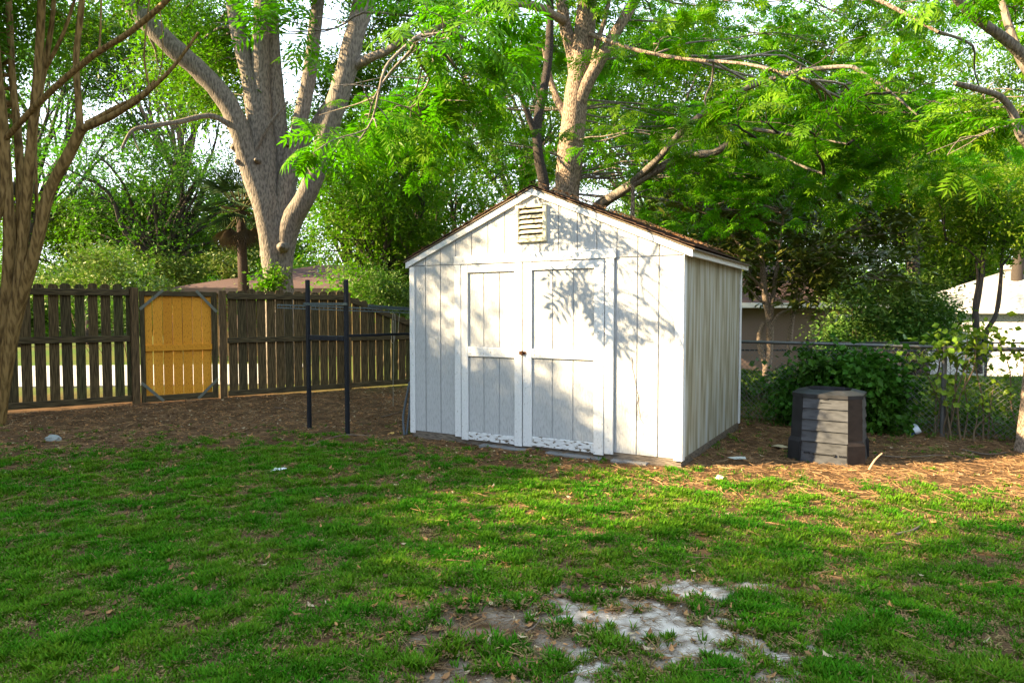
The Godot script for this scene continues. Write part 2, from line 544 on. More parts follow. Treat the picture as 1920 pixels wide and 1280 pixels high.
func build_grass() -> void:
	var rng := RandomNumberGenerator.new()
	rng.seed = 5
	var m := leaf_mat(Color(0.55, 0.7, 0.3), 0.45)
	m.metallic_specular = 0.1
	var tufts := []
	for variant in 5:
		var mb := MB.new()
		var dry := variant == 4
		for k in 8:
			var a := rng.randf_range(0, TAU)
			var lean := rng.randf_range(0.25, 1.3) if not dry else rng.randf_range(1.0, 2.2)
			var out := Vector3(cos(a), 0, sin(a))
			var side := out.cross(Vector3.UP) * rng.randf_range(0.0016, 0.0028)
			var l := rng.randf_range(0.012, 0.034)
			var p0 := out * rng.randf_range(0, 0.014)
			var p1 := p0 + (Vector3.UP + out * lean * 0.5).normalized() * l * 0.55
			var p2 := p1 + (Vector3.UP * (0.8 if not dry else 0.1) + out * lean).normalized() * l * 0.5
			var col := hue(rng, 0.25)
			if rng.randf() < 0.16 and not dry: col = Color(3.6, 1.7, 3.2)
			mb.quad(p0 - side, p0 + side, p1 + side, p1 - side, col)
			mb.tri(p1 - side, p1 + side, p2, col)
		tufts.append(mb.commit())
	var bufs := [PackedFloat32Array(), PackedFloat32Array(), PackedFloat32Array(), PackedFloat32Array(), PackedFloat32Array()]
	var count := 0
	for tries in 430000:
		# more tufts per square metre close by, where single blades can be seen
		var z := -2.2 - 6.2 * pow(rng.randf(), 1.35)
		var x := rng.randf_range(-0.84, 0.84) * (-z + 0.3)
		var g := lawn_at(x, z)
		if g < 0.04 or rng.randf() > g * 0.95: continue
		var k := rng.randi() % 4
		if rng.randf() < 0.22 + 0.25 * (1.0 - g) + 0.16 * smoothstep(0.8, 3.0, x): k = 4
		var s := rng.randf_range(0.65, 1.3) * (0.8 + 0.3 * g) * (1.0 + 0.05 * -z) * (1.0 + 0.45 * n_mid.get_noise_2d(x * 1.9 + 20, z * 1.9)) * (1.0 + 0.5 * clampf(dirt_at(x, z) * 2.0, 0, 1))
		var b := Basis(Vector3.UP, rng.randf_range(0, TAU)).scaled(Vector3(s, s * rng.randf_range(0.7, 1.1), s))
		var warm := clampf(0.5 + n_mid.get_noise_2d(x * 0.7, z * 0.7) * 1.3, 0, 1)
		var col := Color(0.042, 0.165, 0.006).lerp(Color(0.088, 0.185, 0.010), warm)
		var tone := rng.randf_range(0.6, 1.35)
		col = Color(col.r * tone * rng.randf_range(0.8, 1.3), col.g * tone, col.b * tone)
		if k == 4: col = Color(0.30, 0.21, 0.09) * rng.randf_range(0.5, 1.2)
		place_in(bufs, k, b, Vector3(x, gh(x, z) - 0.003, z), col)
		count += 1
	var o := thing("grass", "short green lawn grass with dry blades in front of the shed", "grass")
	o.set_meta("kind", "stuff")
	for k in 5:
		many("tufts", tufts[k], m, bufs[k], o).set_meta("kind", "stuff")
	print("grass ", count)
	# rank grass and weeds along and beyond the wire fence
	bufs = [PackedFloat32Array(), PackedFloat32Array(), PackedFloat32Array(), PackedFloat32Array(), PackedFloat32Array()]
	for tries in 26000:
		var z := rng.randf_range(-22, -6.2)
		var x := rng.randf_range(2.2, 16.0)
		var along := Vector2(x - 4.81, z + 7.5).dot(Vector2(0.561, -0.828))
		if along < -0.5 or absf(x) > 0.82 * -z: continue
		if along < 0.15 and rng.randf() > 0.4 * smoothstep(-0.5, 0.1, along): continue
		var s := rng.randf_range(1.4, 3.2) * (1.0 + smoothstep(8, 16, -z) * 0.8)
		var b := Basis(Vector3.UP, rng.randf_range(0, TAU)).scaled(Vector3(s * 1.3, s, s * 1.3))
		place_in(bufs, rng.randi() % 4, b, Vector3(x, gh(x, z) - 0.003, z), Color(0.07, 0.145, 0.022).lerp(Color(0.13, 0.17, 0.03), rng.randf()))
	var o2 := thing("grass", "long weedy grass growing along and beyond the wire fence", "grass")
	o2.set_meta("kind", "stuff")
	for k in 4:
		many("tufts", tufts[k], m, bufs[k], o2).set_meta("kind", "stuff")

func build_litter() -> void:
	var rng := RandomNumberGenerator.new()
	rng.seed = 8
	var m := leaf_mat(Color(0.25, 0.2, 0.12), 0.7)
	var shapes := []
	for variant in 4:
		var mb := MB.new()
		var l := 0.042
		var curl := rng.randf_range(0.15, 0.5)
		var w := rng.randf_range(0.3, 0.55) * l
		var rim := [Vector3(-l * 0.5, 0.004, 0), Vector3(-l * 0.15, curl * w * 0.5, w * 0.5), Vector3(l * 0.2, curl * w * 0.6, w * 0.42), Vector3(l * 0.5, 0.012, 0.004), Vector3(l * 0.2, curl * w * 0.3, -w * 0.42), Vector3(-l * 0.15, curl * w * 0.55, -w * 0.5)]
		var mid := Vector3(0, 0.003, 0)
		for k in 6:
			mb.tri(mid, rim[k], rim[(k + 1) % 6], hue(rng, 0.12))
		shapes.append(mb.commit())
	var straw := MB.new()
	for k in 3:
		var a := k * 0.5
		var d := Vector3(cos(a), 0.03, sin(a)) * 0.07
		straw.quad(-d + Vector3(0, 0.002, 0), -d + Vector3(0.0015, 0.004, 0.0015), d + Vector3(0.0015, 0.005, 0.0015), d + Vector3(0, 0.003, 0), hue(rng, 0.2))
	shapes.append(straw.commit())
	var bufs := [PackedFloat32Array(), PackedFloat32Array(), PackedFloat32Array(), PackedFloat32Array(), PackedFloat32Array()]
	var th := -0.5255
	for tries in 150000:
		var z := -2.2 - 10.6 * pow(rng.randf(), 0.75)
		var x := rng.randf_range(-0.86, 0.86) * (-z + 0.3)
		var fence := Vector2(x + 5.7, z + 10.2).dot(Vector2(0.588, 0.81))
		if fence < 0.0: continue
		var lx := Vector2(x + 1.12, z + 7.55).dot(Vector2(0.865, 0.5016))
		var lz := Vector2(x + 1.12, z + 7.55).dot(Vector2(-0.5016, 0.865))
		if lx > -0.02 and lx < 3.07 and lz < 0.02 and lz > -2.5: continue
		var lawn := lawn_at(x, z)
		var dirt := dirt_at(x, z)
		var chance := (1.0 - lawn) * 0.7 * clampf(0.7 + n_mid.get_noise_2d(x, z), 0.2, 1.0)
		if z > -5.0: chance *= 0.16
		if dirt > 0.1: chance = 0.5 * (1.0 - sand_at(x, z))
		if lawn > 0.5: chance = 0.03
		if rng.randf() > chance: continue
		var k := rng.randi() % 4
		if rng.randf() < (0.55 if x > 1.0 else 0.3): k = 4
		var s := rng.randf_range(0.45, 1.3)
		var b := Basis(Vector3.UP, rng.randf_range(0, TAU)) * Basis(Vector3.RIGHT, rng.randfn(0, 0.22)) * Basis(Vector3.BACK, rng.randfn(0, 0.2))
		var tone := rng.randf()
		var col := Color(0.10, 0.052, 0.024).lerp(Color(0.42, 0.21, 0.08), tone * tone)
		if rng.randf() < 0.06: col = Color(0.42, 0.32, 0.19)
		if k == 4: col = Color(0.36, 0.22, 0.10).lerp(Color(0.15, 0.09, 0.05), rng.randf())
		place_in(bufs, k, b.scaled(Vector3.ONE * s), Vector3(x, gh(x, z) + rng.randf_range(0.001, 0.010) + (0.012 if lawn > 0.4 else 0.0), z), col)
	var o := thing("leaf_litter", "brown fallen leaves and pine straw on the bare soil round the shed", "leaf litter")
	o.set_meta("kind", "stuff")
	var names := ["fallen_leaves", "fallen_leaves", "fallen_leaves", "fallen_leaves", "pine_straw"]
	var total := 0
	for k in 5:
		many(names[k], shapes[k], m, bufs[k], o).set_meta("kind", "stuff")
		total += bufs[k].size() / 16
	print("litter ", total)
	# crumbs of soil and sand on the bare patch
	var crumb := MB.new()
	var tips := [Vector3(1, 0.1, 0), Vector3(0.2, 0.2, 1), Vector3(-1, 0, 0.2), Vector3(-0.1, 0.1, -0.9)]
	for k in 4:
		crumb.tri(Vector3(0.1, 0.8, 0), tips[(k + 1) % 4], tips[k])
		crumb.tri(Vector3(0, -0.5, 0.1), tips[k], tips[(k + 1) % 4])
	var grit := PackedFloat32Array()
	var fibre := PackedFloat32Array()
	for k in 26000:
		var x := rng.randf_range(-0.9, 1.7)
		var z := rng.randf_range(-3.8, -2.3)
		var d := dirt_at(x, z)
		var sd := sand_at(x, z)
		if rng.randf() > maxf(d, sd) * clampf(0.55 + n_mid.get_noise_2d(x * 3.0, z * 3.0) * 1.5, 0.05, 1.0): continue
		var p := Vector3(x, gh(x, z) + sd * 0.006 - d * 0.008 + 0.003, z)
		if rng.randf() < 0.68:
			var size := 0.0018 + 0.006 * pow(rng.randf(), 4.0)
			var c := Color(0.17, 0.12, 0.08).lerp(Color(0.62, 0.54, 0.43), clampf(sd + rng.randf_range(-0.5, 0.3), 0, 1))
			place(grit, Basis(Vector3.UP, rng.randf_range(0, TAU)).scaled(Vector3(size, size * 0.8, size)), p, c)
		elif rng.randf() > sd * 0.7:
			place(fibre, (Basis(Vector3.UP, rng.randf_range(0, TAU)) * Basis(Vector3.BACK, rng.randfn(0, 0.12))).scaled(Vector3.ONE * rng.randf_range(0.25, 0.7)), p + Vector3(0, 0.004, 0), Color(0.36, 0.26, 0.13).lerp(Color(0.12, 0.08, 0.045), rng.randf()))
	var o3 := thing("soil_crumbs", "crumbs of soil, grit and dead grass on the bare sandy patch", "soil")
	o3.set_meta("kind", "stuff")
	many("crumbs", crumb.commit(), m, grit, o3).set_meta("kind", "stuff")
	many("dead_grass", shapes[4], m, fibre, o3).set_meta("kind", "stuff")
	# leaves lying on the shed roof
	bufs = [PackedFloat32Array(), PackedFloat32Array(), PackedFloat32Array(), PackedFloat32Array()]
	var turn := Basis(Vector3.UP, th)
	for k in 1500:
		var right := rng.randf() < 0.65
		var t := pow(rng.randf(), 0.8)
		var lx := 1.525 + (1.62 * t if right else -1.62 * t)
		var lz := 0.03 - (rng.randf() * 0.5 if rng.randf() < 0.4 else rng.randf() * 2.5)
		var y := 2.69 - 0.4217 * absf(lx - 1.525)
		var p := turn * Vector3(lx, y + rng.randf_range(0.0, 0.02), lz) + Vector3(-1.12, 0, -7.55)
		var b := turn * Basis(Vector3.BACK, -0.4 if right else 0.4) * Basis(Vector3.UP, rng.randf_range(0, TAU)) * Basis(Vector3.RIGHT, rng.randfn(0, 0.3))
		place_in(bufs, rng.randi() % 4, b.scaled(Vector3.ONE * rng.randf_range(0.6, 1.1)), p, Color(0.2, 0.1, 0.045).lerp(Color(0.34, 0.17, 0.07), rng.randf()))
	var o2 := thing("leaf_litter", "brown dead leaves lying on the roof of the shed", "leaf litter")
	o2.set_meta("kind", "stuff")
	for k in 4:
		many("fallen_leaves", shapes[k], m, bufs[k], o2).set_meta("kind", "stuff")

# ---------------------------------------------------------------- shed
const SHED_AT := Vector3(-1.12, 0, -7.55)
const SHED_TURN := -0.5255
const SL := 0.4217
func roof_y(x: float) -> float:
	return 2.643 - SL * absf(x - 1.54)

func build_shed() -> void:
	var o := thing("garden_shed", "pale grey wooden shed with white-trimmed double doors and a gable roof", "shed", SHED_AT, SHED_TURN)
	var grain := noise_tex(31, 0.02, [[0.0, grey(0.86)], [0.35, grey(0.95)], [0.6, grey(1.0)], [1.0, grey(1.0)]])
	var relief := noise_tex(32, 0.03, [[0.0, grey(0.0)], [1.0, grey(1.0)]])
	var front := mat(Color(0.45, 0.455, 0.455), 0.7, grain, Vector3(6, 1.2, 6), relief, 0.25)
	var stain_warm_tint := noise_tex(33, 0.012, [[0.0, Color(0.62, 0.57, 0.42)], [0.34, Color(0.82, 0.78, 0.66)], [0.6, Color(0.93, 0.91, 0.83)], [1.0, grey(0.98)]])  # olive streaks are mildew; the overall yellowing is warm bounce light painted in
	var stained := mat(Color(0.45, 0.455, 0.455), 0.75, stain_warm_tint, Vector3(1.3, 0.13, 1.3), relief, 0.2)
	var chip := noise_tex(34, 0.03, [[0.0, Color(0.6, 0.56, 0.5)], [0.15, Color(0.8, 0.78, 0.74)], [0.2, grey(0.95)], [1.0, grey(1.0)]])
	var white := mat(Color(0.70, 0.70, 0.695), 0.6, chip, Vector3(3, 1.6, 3), relief, 0.2)
	var peel := noise_tex(35, 0.02, [[0.0, Color(0.35, 0.31, 0.26)], [0.33, Color(0.55, 0.5, 0.44)], [0.37, grey(0.93)], [1.0, grey(1.0)]])
	var worn := mat(Color(0.70, 0.70, 0.695), 0.7, peel, Vector3(1.1, 2.4, 1.1), relief, 0.4)
	var streak := noise_tex(36, 0.03, [[0.0, grey(0.4)], [0.5, grey(0.8)], [1.0, grey(1.0)]])
	var raw := mat(Color(0.25, 0.205, 0.16), 0.9, streak, Vector3(0.6, 6, 6), streak, 0.5)
	var raw_side := mat(Color(0.22, 0.17, 0.12), 0.9, streak, Vector3(6, 6, 0.6), streak, 0.5)  # browner than the front skid: warm side light put into the colour
	var vent_m := mat(Color(0.72, 0.64, 0.44), 0.5)
	var dark := mat(Color(0.02, 0.02, 0.02), 0.9)
	var rust := mat(Color(0.16, 0.07, 0.035), 0.7, streak, Vector3(9, 9, 9))
	rust.metallic = 0.4
	var shingle := mat(Color(0.15, 0.085, 0.055), 0.95, streak, Vector3(5, 5, 5), streak, 0.6)

	# floor and hidden walls
	piece("floor_deck", Vector3(0.03, 0.03, -2.41), Vector3(3.02, 0.08, -0.03), raw, o, 0.0)
	piece("back_wall", Vector3(0.02, 0.075, -2.44), Vector3(3.03, 1.93, -2.41), stained, o)
	piece("left_wall", Vector3(0.0, 0.075, -2.409), Vector3(0.03, 1.93, -0.03), stained, o)
	var bg := MB.new()
	bg.prism(PackedVector2Array([Vector2(0.02, 1.93), Vector2(3.03, 1.93), Vector2(1.525, 2.56)]), -2.44, -2.412)
	put("back_gable", bg, stained, o)
	# skids
	piece("skid", Vector3(-0.005, -0.03, -0.055), Vector3(3.055, 0.072, -0.004), raw, o, 0.006)
	piece("skid", Vector3(3.0, -0.03, -2.45), Vector3(3.05, 0.070, -0.06), raw_side, o, 0.006)
	piece("skid", Vector3(0.0, -0.03, -2.45), Vector3(0.05, 0.070, -0.06), raw_side, o, 0.006)
	# siding of the front: backing behind the grooves, then each board
	var back := MB.new()
	back.box(Vector3(0.0, 0.075, -0.03), Vector3(3.05, 1.93, -0.012))
	back.prism(PackedVector2Array([Vector2(0.0, 1.932), Vector2(3.05, 1.932), Vector2(1.54, 2.585)]), -0.03, -0.012)
	put("siding_backing", back, front, o)
	var xs := [0.0]
	var x := 0.194
	while x < 3.0:
		xs.append(x)
		x += 0.203
	xs.append(3.05)
	for k in xs.size() - 1:
		var a: float = xs[k] + (0.005 if k else 0.0)
		var b: float = xs[k + 1] - (0.005 if k < xs.size() - 2 else 0.0)
		if b - a < 0.02: continue
		if b < 0.62 or a > 2.39:
			piece("siding_board", Vector3(a, 0.076, -0.011), Vector3(b, 1.902, 0.0), front, o, 0.002)
		# gable board above the seam, cut to the slope
		var g := MB.new()
		var poly := PackedVector2Array([Vector2(a, 1.911), Vector2(b, 1.911), Vector2(b, maxf(1.912, roof_y(b) - 0.03))])
		if a < 1.54 and b > 1.54: poly.append(Vector2(1.54, roof_y(1.54) - 0.03))
		poly.append(Vector2(a, maxf(1.912, roof_y(a) - 0.03)))
		g.prism(poly, -0.011, 0.001)
		put("gable_board", g, front, o)
	# siding of the right side
	var sb := MB.new()
	sb.box(Vector3(3.02, 0.075, -2.44), Vector3(3.038, 1.96, -0.012))
	put("siding_backing", sb, stained, o)
	var z := -0.06
	while z > -2.40:
		var e := maxf(z - 0.203, -2.40)
		piece("side_board", Vector3(3.039, 0.074, e + 0.004), Vector3(3.05, 1.95, z - 0.004), stained, o, 0.002)
		z -= 0.203
	# corner boards
	piece("corner_board", Vector3(2.985, 0.06, 0.002), Vector3(3.068, 1.90, 0.018), white, o, 0.004)
	piece("corner_board", Vector3(3.052, 0.06, -0.06), Vector3(3.067, 1.93, 0.0), white, o, 0.003)
	piece("corner_board", Vector3(3.052, 0.06, -2.455), Vector3(3.067, 1.93, -2.39), white, o, 0.003)
	piece("corner_board", Vector3(-0.018, 0.05, 0.002), Vector3(0.052, 1.90, 0.018), white, o, 0.004)
	# door casing
	piece("door_casing", Vector3(0.597, 0.062, 0.002), Vector3(0.676, 1.899, 0.024), white, o, 0.004)
	piece("door_casing", Vector3(2.318, 0.055, 0.002), Vector3(2.406, 1.899, 0.024), white, o, 0.004)
	piece("door_header", Vector3(0.590, 1.902, 0.003), Vector3(2.424, 1.99, 0.028), white, o, 0.004)
	# doors
	for d in [[0.684, 0.768, 1.336, 1.424, 0.045, 1.812, 1.035, 0.932, 0.13], [1.436, 1.536, 2.208, 2.310, 0.05, 1.815, 1.030, 0.940, 0.15]]:
		var door := Node3D.new()
		door.name = "door"
		o.add_child(door, true)
		piece("stile", Vector3(d[0], d[4] - 0.008, 0.004), Vector3(d[1], 1.896, 0.026), white, door, 0.004)
		piece("stile", Vector3(d[2], d[4] - 0.012, 0.004), Vector3(d[3], 1.896, 0.026), white, door, 0.004)
		piece("rail", Vector3(d[1] + 0.001, d[5], 0.004), Vector3(d[2] - 0.001, 1.893, 0.025), white, door, 0.004)
		piece("rail", Vector3(d[1] + 0.001, d[7], 0.004), Vector3(d[2] - 0.001, d[6], 0.025), white, door, 0.004)
		piece("rail", Vector3(d[1] + 0.001, d[4], 0.004), Vector3(d[2] - 0.001, d[8], 0.024), worn, door, 0.005)
		piece("panel_backing", Vector3(d[0], 0.07, -0.01), Vector3(d[3], 1.89, -0.004), front, door, 0.0)
		var n := 3
		for half in [[d[6] + 0.001, d[5] - 0.001], [d[8] + 0.001, d[7] - 0.001]]:
			for k in n:
				var a: float = lerpf(d[1], d[2], float(k) / n) + 0.004
				var b: float = lerpf(d[1], d[2], float(k + 1) / n) - 0.004
				piece("panel_board", Vector3(a, half[0], -0.003), Vector3(b, half[1], 0.005), front, door, 0.002)
		# nail heads
		for p in [[d[1] + 0.03, d[7] + 0.03], [d[1] + 0.03, d[7] + 0.07], [d[2] - 0.05, d[7] + 0.04], [(d[1] + d[2]) * 0.5, d[7] + 0.05], [d[2] - 0.03, d[8] - 0.04]]:
			var nail := MB.new()
			nail.hexa(Vector3(p[0], p[1], 0.026), Vector3(1, 1, 0).normalized(), Vector3(-1, 1, 0).normalized(), Vector3.BACK, Vector3(0.004, 0.004, 0.002))
			put("nail", nail, rust, door)
	var hasp := MB.new()
	hasp.box(Vector3(1.395, 0.972, 0.028), Vector3(1.475, 1.003, 0.034), 0.002)
	hasp.box(Vector3(1.425, 0.965, 0.035), Vector3(1.445, 1.010, 0.055), 0.004)
	put("hasp", hasp, rust, o)
	# louvred vent
	var vent := Node3D.new()
	vent.name = "gable_vent"
	o.add_child(vent)
	piece("vent_shade_sheet", Vector3(1.37, 2.12, 0.002), Vector3(1.68, 2.44, 0.004), dark, vent, 0.0)  # near-black sheet painted as the shade behind the louvres
	for f in [[1.351, 1.386, 2.097, 2.463], [1.661, 1.696, 2.097, 2.463]]:
		piece("vent_frame", Vector3(f[0], f[2], 0.003), Vector3(f[1], f[3], 0.034), vent_m, vent, 0.004)
	piece("vent_frame", Vector3(1.387, 2.097, 0.003), Vector3(1.660, 2.128, 0.033), vent_m, vent, 0.004)
	piece("vent_frame", Vector3(1.387, 2.436, 0.003), Vector3(1.660, 2.463, 0.033), vent_m, vent, 0.004)
	for k in 6:
		var y := 2.142 + 0.050 * k
		var s := MB.new()
		s.hexa(Vector3(1.523, y + 0.008, 0.018), Vector3.RIGHT, Vector3(0, 0.80, -0.6), Vector3(0, 0.6, 0.80), Vector3(0.136, 0.021, 0.0025), 0.001)
		put("louvre", s, vent_m, vent)
	# rake boards, eaves and roof
	for sd in [-1.0, 1.0]:
		var f := MB.new()
		var e := 1.60
		var p0 := Vector2(1.54, 2.643 - 0.022)
		var p1 := Vector2(1.54 + sd * e, 2.643 - SL * e - 0.022)
		var drop := Vector2(0, -0.062)
		var poly := PackedVector2Array([p0, p0 + drop, p1 + drop, p1]) if sd > 0 else PackedVector2Array([p0, p1, p1 + drop, p0 + drop])
		f.prism(poly, 0.006, 0.030)
		put("rake_board", f, white, o)
		piece("eave_board", Vector3(3.106, 1.893, -2.50), Vector3(3.128, 1.957, 0.028), white, o, 0.003) if sd > 0 else piece("eave_board", Vector3(-0.05, 1.888, -2.50), Vector3(-0.028, 1.952, 0.028), white, o, 0.003)
		if sd > 0: piece("soffit", Vector3(3.051, 1.92, -2.49), Vector3(3.105, 1.93, 0.004), white, o, 0.0)
		# decking and courses of shingles
		var deck := MB.new()
		var q0 := Vector2(1.54, 2.643 - 0.016)
		var q1 := Vector2(1.54 + sd * 1.62, 2.643 - SL * 1.62 - 0.016)
		var up := Vector2(0, 0.014)
		var dp := PackedVector2Array([q0 + up, q0, q1, q1 + up])
		if sd < 0: dp.reverse()
		deck.prism(dp, -2.53, 0.040)
		put("roof_deck", deck, raw_side, o)
		var slope := Vector2(sd, -SL).normalized()
		for k in 12:
			var c := MB.new()
			var t0 := 0.145 * k
			var a := Vector2(1.54, 2.650) + slope * t0
			var b := Vector2(1.54, 2.650) + slope * minf(t0 + 0.16, 1.775)
			var nn := Vector2(SL * sd, 1.0).normalized()
			var l := 0.004 * (k % 2)
			var pol := PackedVector2Array([a + nn * 0.001, b + nn * (0.006 + l), b + nn * 0.016, a + nn * 0.006])
			if sd < 0: pol.reverse()
			c.prism(pol, -2.54, 0.046 + 0.004 * sin(k * 2.1))
			put("shingle_course", c, shingle, o)
	# cracks in the paint are dried creeper stems clinging to the siding
	var cr := MB.new()
	var sm := mat(Color(0.10, 0.065, 0.05), 0.9)
	for w in [[Vector3(2.58, 0.98, 0.004), Vector3(2.60, 0.82, 0.004), Vector3(2.645, 0.62, 0.004), Vector3(2.66, 0.45, 0.004), Vector3(2.70, 0.37, 0.004)], [Vector3(2.645, 0.62, 0.004), Vector3(2.63, 0.5, 0.004), Vector3(2.64, 0.4, 0.004)]]:
		var line := smooth_path(w, 3)
		for k in line.size(): line[k] += Vector3(sin(k * 2.3) * 0.006, 0, 0)
		cr.tube(line, taper(line.size(), 0.0022, 0.0012), 4)
	var st := solo("dried_creeper", cr, sm, "thin dried creeper stem clinging to the shed front beside the doors", "creeper")
	st.position = SHED_AT
	st.rotation.y = SHED_TURN

# ---------------------------------------------------------------- wooden fence
func build_fence() -> void:
	var streak := noise_tex(41, 0.035, [[0.0, grey(0.35)], [0.4, grey(0.7)], [0.7, grey(1.0)], [1.0, grey(1.0)]])
	var V := Vector3(4.5, 0.18, 4.5)
	var woods := []
	for c in [Color(0.115, 0.08, 0.034), Color(0.092, 0.07, 0.03), Color(0.135, 0.092, 0.038), Color(0.092, 0.082, 0.03)]:
		woods.append(mat(c, 0.92, streak, V, streak, 0.3))
	var rail_m := mat(Color(0.105, 0.078, 0.036), 0.92, streak, Vector3(0.18, 4.5, 4.5), streak, 0.3)
	var post_m := mat(Color(0.15, 0.095, 0.042), 0.92, streak, V, streak, 0.3)
	var knots := noise_tex(42, 0.03, [[0.0, Color(0.45, 0.3, 0.2)], [0.2, Color(0.8, 0.7, 0.5)], [0.36, grey(0.95)], [1.0, grey(1.0)]])
	var pine := [mat(Color(0.66, 0.28, 0.018), 0.7, knots, Vector3(4, 1.1, 4), streak, 0.15), mat(Color(0.60, 0.245, 0.015), 0.7, knots, Vector3(4, 1.2, 4), streak, 0.15), mat(Color(0.70, 0.31, 0.025), 0.7, knots, Vector3(4, 1.0, 4), streak, 0.15)]
	var zinc := mat(Color(0.15, 0.155, 0.12), 0.7)
	zinc.metallic = 0.35
	var P0 := Vector3(-5.7, 0, -10.2)
	var rng := RandomNumberGenerator.new()
	rng.seed = 77
	# left run, with wide gaps
	var o := thing("wooden_fence", "weathered dark board fence with wide gaps running up to the yellow gate", "fence", P0, 0.628)
	var k := 0
	var t := -3.99
	while t < -0.1:
		var h := 1.80 + rng.randf_range(-0.03, 0.03)
		board(o, t + 0.006 + rng.randf_range(-0.004, 0.004), t + 0.133 + rng.randf_range(-0.005, 0.004), 0.06 + rng.randf_range(-0.02, 0.02), h, rng, woods[rng.randi() % 4])
		t += 0.1615
		k += 1
	for r in [[1.64, 1.735], [0.955, 1.05], [0.05, 0.145]]:
		piece("rail", Vector3(-4.0, r[0], 0.002), Vector3(-0.06, r[1], 0.042), rail_m, o, 0.006)
	piece("post", Vector3(-0.055, -0.1, -0.03), Vector3(0.055, 1.765, 0.07), post_m, o, 0.008)
	piece("post", Vector3(-2.75, -0.1, -0.03), Vector3(-2.65, 1.765, 0.001), post_m, o, 0.008)
	# gate
	var g := thing("wooden_gate", "yellow pine board gate in a dark frame between fence posts", "gate", P0, 0.628)
	var edges := [0.128, 0.245, 0.385, 0.523, 0.664, 0.806, 0.945, 1.085]
	for q in edges.size() - 1:
		piece("gate_board", Vector3(edges[q] + rng.randf_range(0.003, 0.006), 0.11, -0.022 + rng.randf_range(-0.002, 0.002)), Vector3(edges[q + 1] - rng.randf_range(0.002, 0.006), 1.66, -0.003), pine[rng.randi() % 3], g, 0.003)
	piece("gate_frame", Vector3(0.068, 0.02, 0.0), Vector3(0.135, 1.72, 0.045), woods[1], g, 0.005)
	piece("gate_frame", Vector3(1.085, 0.02, 0.0), Vector3(1.165, 1.72, 0.045), woods[1], g, 0.005)
	piece("gate_frame", Vector3(0.136, 1.645, 0.001), Vector3(1.084, 1.72, 0.044), rail_m, g, 0.005)
	piece("gate_frame", Vector3(0.136, 0.025, 0.001), Vector3(1.084, 0.12, 0.044), rail_m, g, 0.005)
	piece("middle_rail", Vector3(0.136, 0.80, 0.0), Vector3(1.084, 0.895, 0.036), pine[0], g, 0.004)
	for q in [[0.07, 1.44, 0.39, 1.735], [1.16, 1.40, 0.86, 1.735], [0.07, 0.33, 0.37, 0.03], [1.16, 0.33, 0.86, 0.03]]:
		var b := MB.new()
		b.beam(Vector3(q[0], q[1], 0.049), Vector3(q[2], q[3], 0.049), 0.042, 0.005, 0.001, Vector3.BACK)
		put("corner_brace", b, zinc, g)
	# right run and the part that steps down behind the shed
	var o2 := thing("wooden_fence", "weathered board fence between the yellow gate and the shed, top sloping down", "fence", P0, 0.628)
	t = 1.345
	while t < 5.6:
		var h := 1.755 + rng.randf_range(-0.025, 0.025)
		if t > 3.36: h = 1.70 - clampf((t - 3.36) / 1.4, 0, 1) * 0.52 + rng.randf_range(-0.01, 0.01)
		if absf(t + 0.07 - 3.37) > 0.05:
			board(o2, t + 0.004 + rng.randf_range(-0.003, 0.003), t + 0.142 + rng.randf_range(-0.006, 0.002), 0.04 + rng.randf_range(-0.02, 0.02), h, rng, woods[rng.randi() % 4])
		t += 0.1525
	for r in [[1.61, 1.70], [0.895, 0.985], [0.03, 0.12]]:
		piece("rail", Vector3(1.32, r[0], 0.002), Vector3(3.32, r[1], 0.042), rail_m, o2, 0.006)
	for r in [[0.88, 0.97], [0.03, 0.12]]:
		piece("rail", Vector3(3.42, r[0], 0.002), Vector3(5.6, r[1], 0.042), rail_m, o2, 0.006)
	var sl := MB.new()
	sl.beam(Vector3(3.42, 1.62, 0.022), Vector3(4.85, 1.09, 0.022), 0.09, 0.04, 0.005, Vector3.BACK)
	put("rail", sl, rail_m, o2)
	piece("rail", Vector3(4.86, 1.03, 0.002), Vector3(5.6, 1.12, 0.042), rail_m, o2, 0.006)
	for q in [1.25, 3.37]:
		piece("post", Vector3(q - 0.05, -0.1, -0.03), Vector3(q + 0.05, 1.745, 0.07), post_m, o2, 0.008)

func board(o: Node3D, a: float, b: float, y0: float, y1: float, rng: RandomNumberGenerator, m: Material) -> void:
	var mb := MB.new()
	var e := 0.028
	var lean := rng.randf_range(-0.010, 0.010)
	var z := -0.012 + rng.randf_range(-0.004, 0.002)
	mb.prism(PackedVector2Array([Vector2(a, y0), Vector2(b, y0), Vector2(b + lean, y1 - e), Vector2(b + lean - e, y1), Vector2(a + lean + e, y1), Vector2(a + lean, y1 - e)]), z - 0.016, z)
	put("board", mb, m, o)

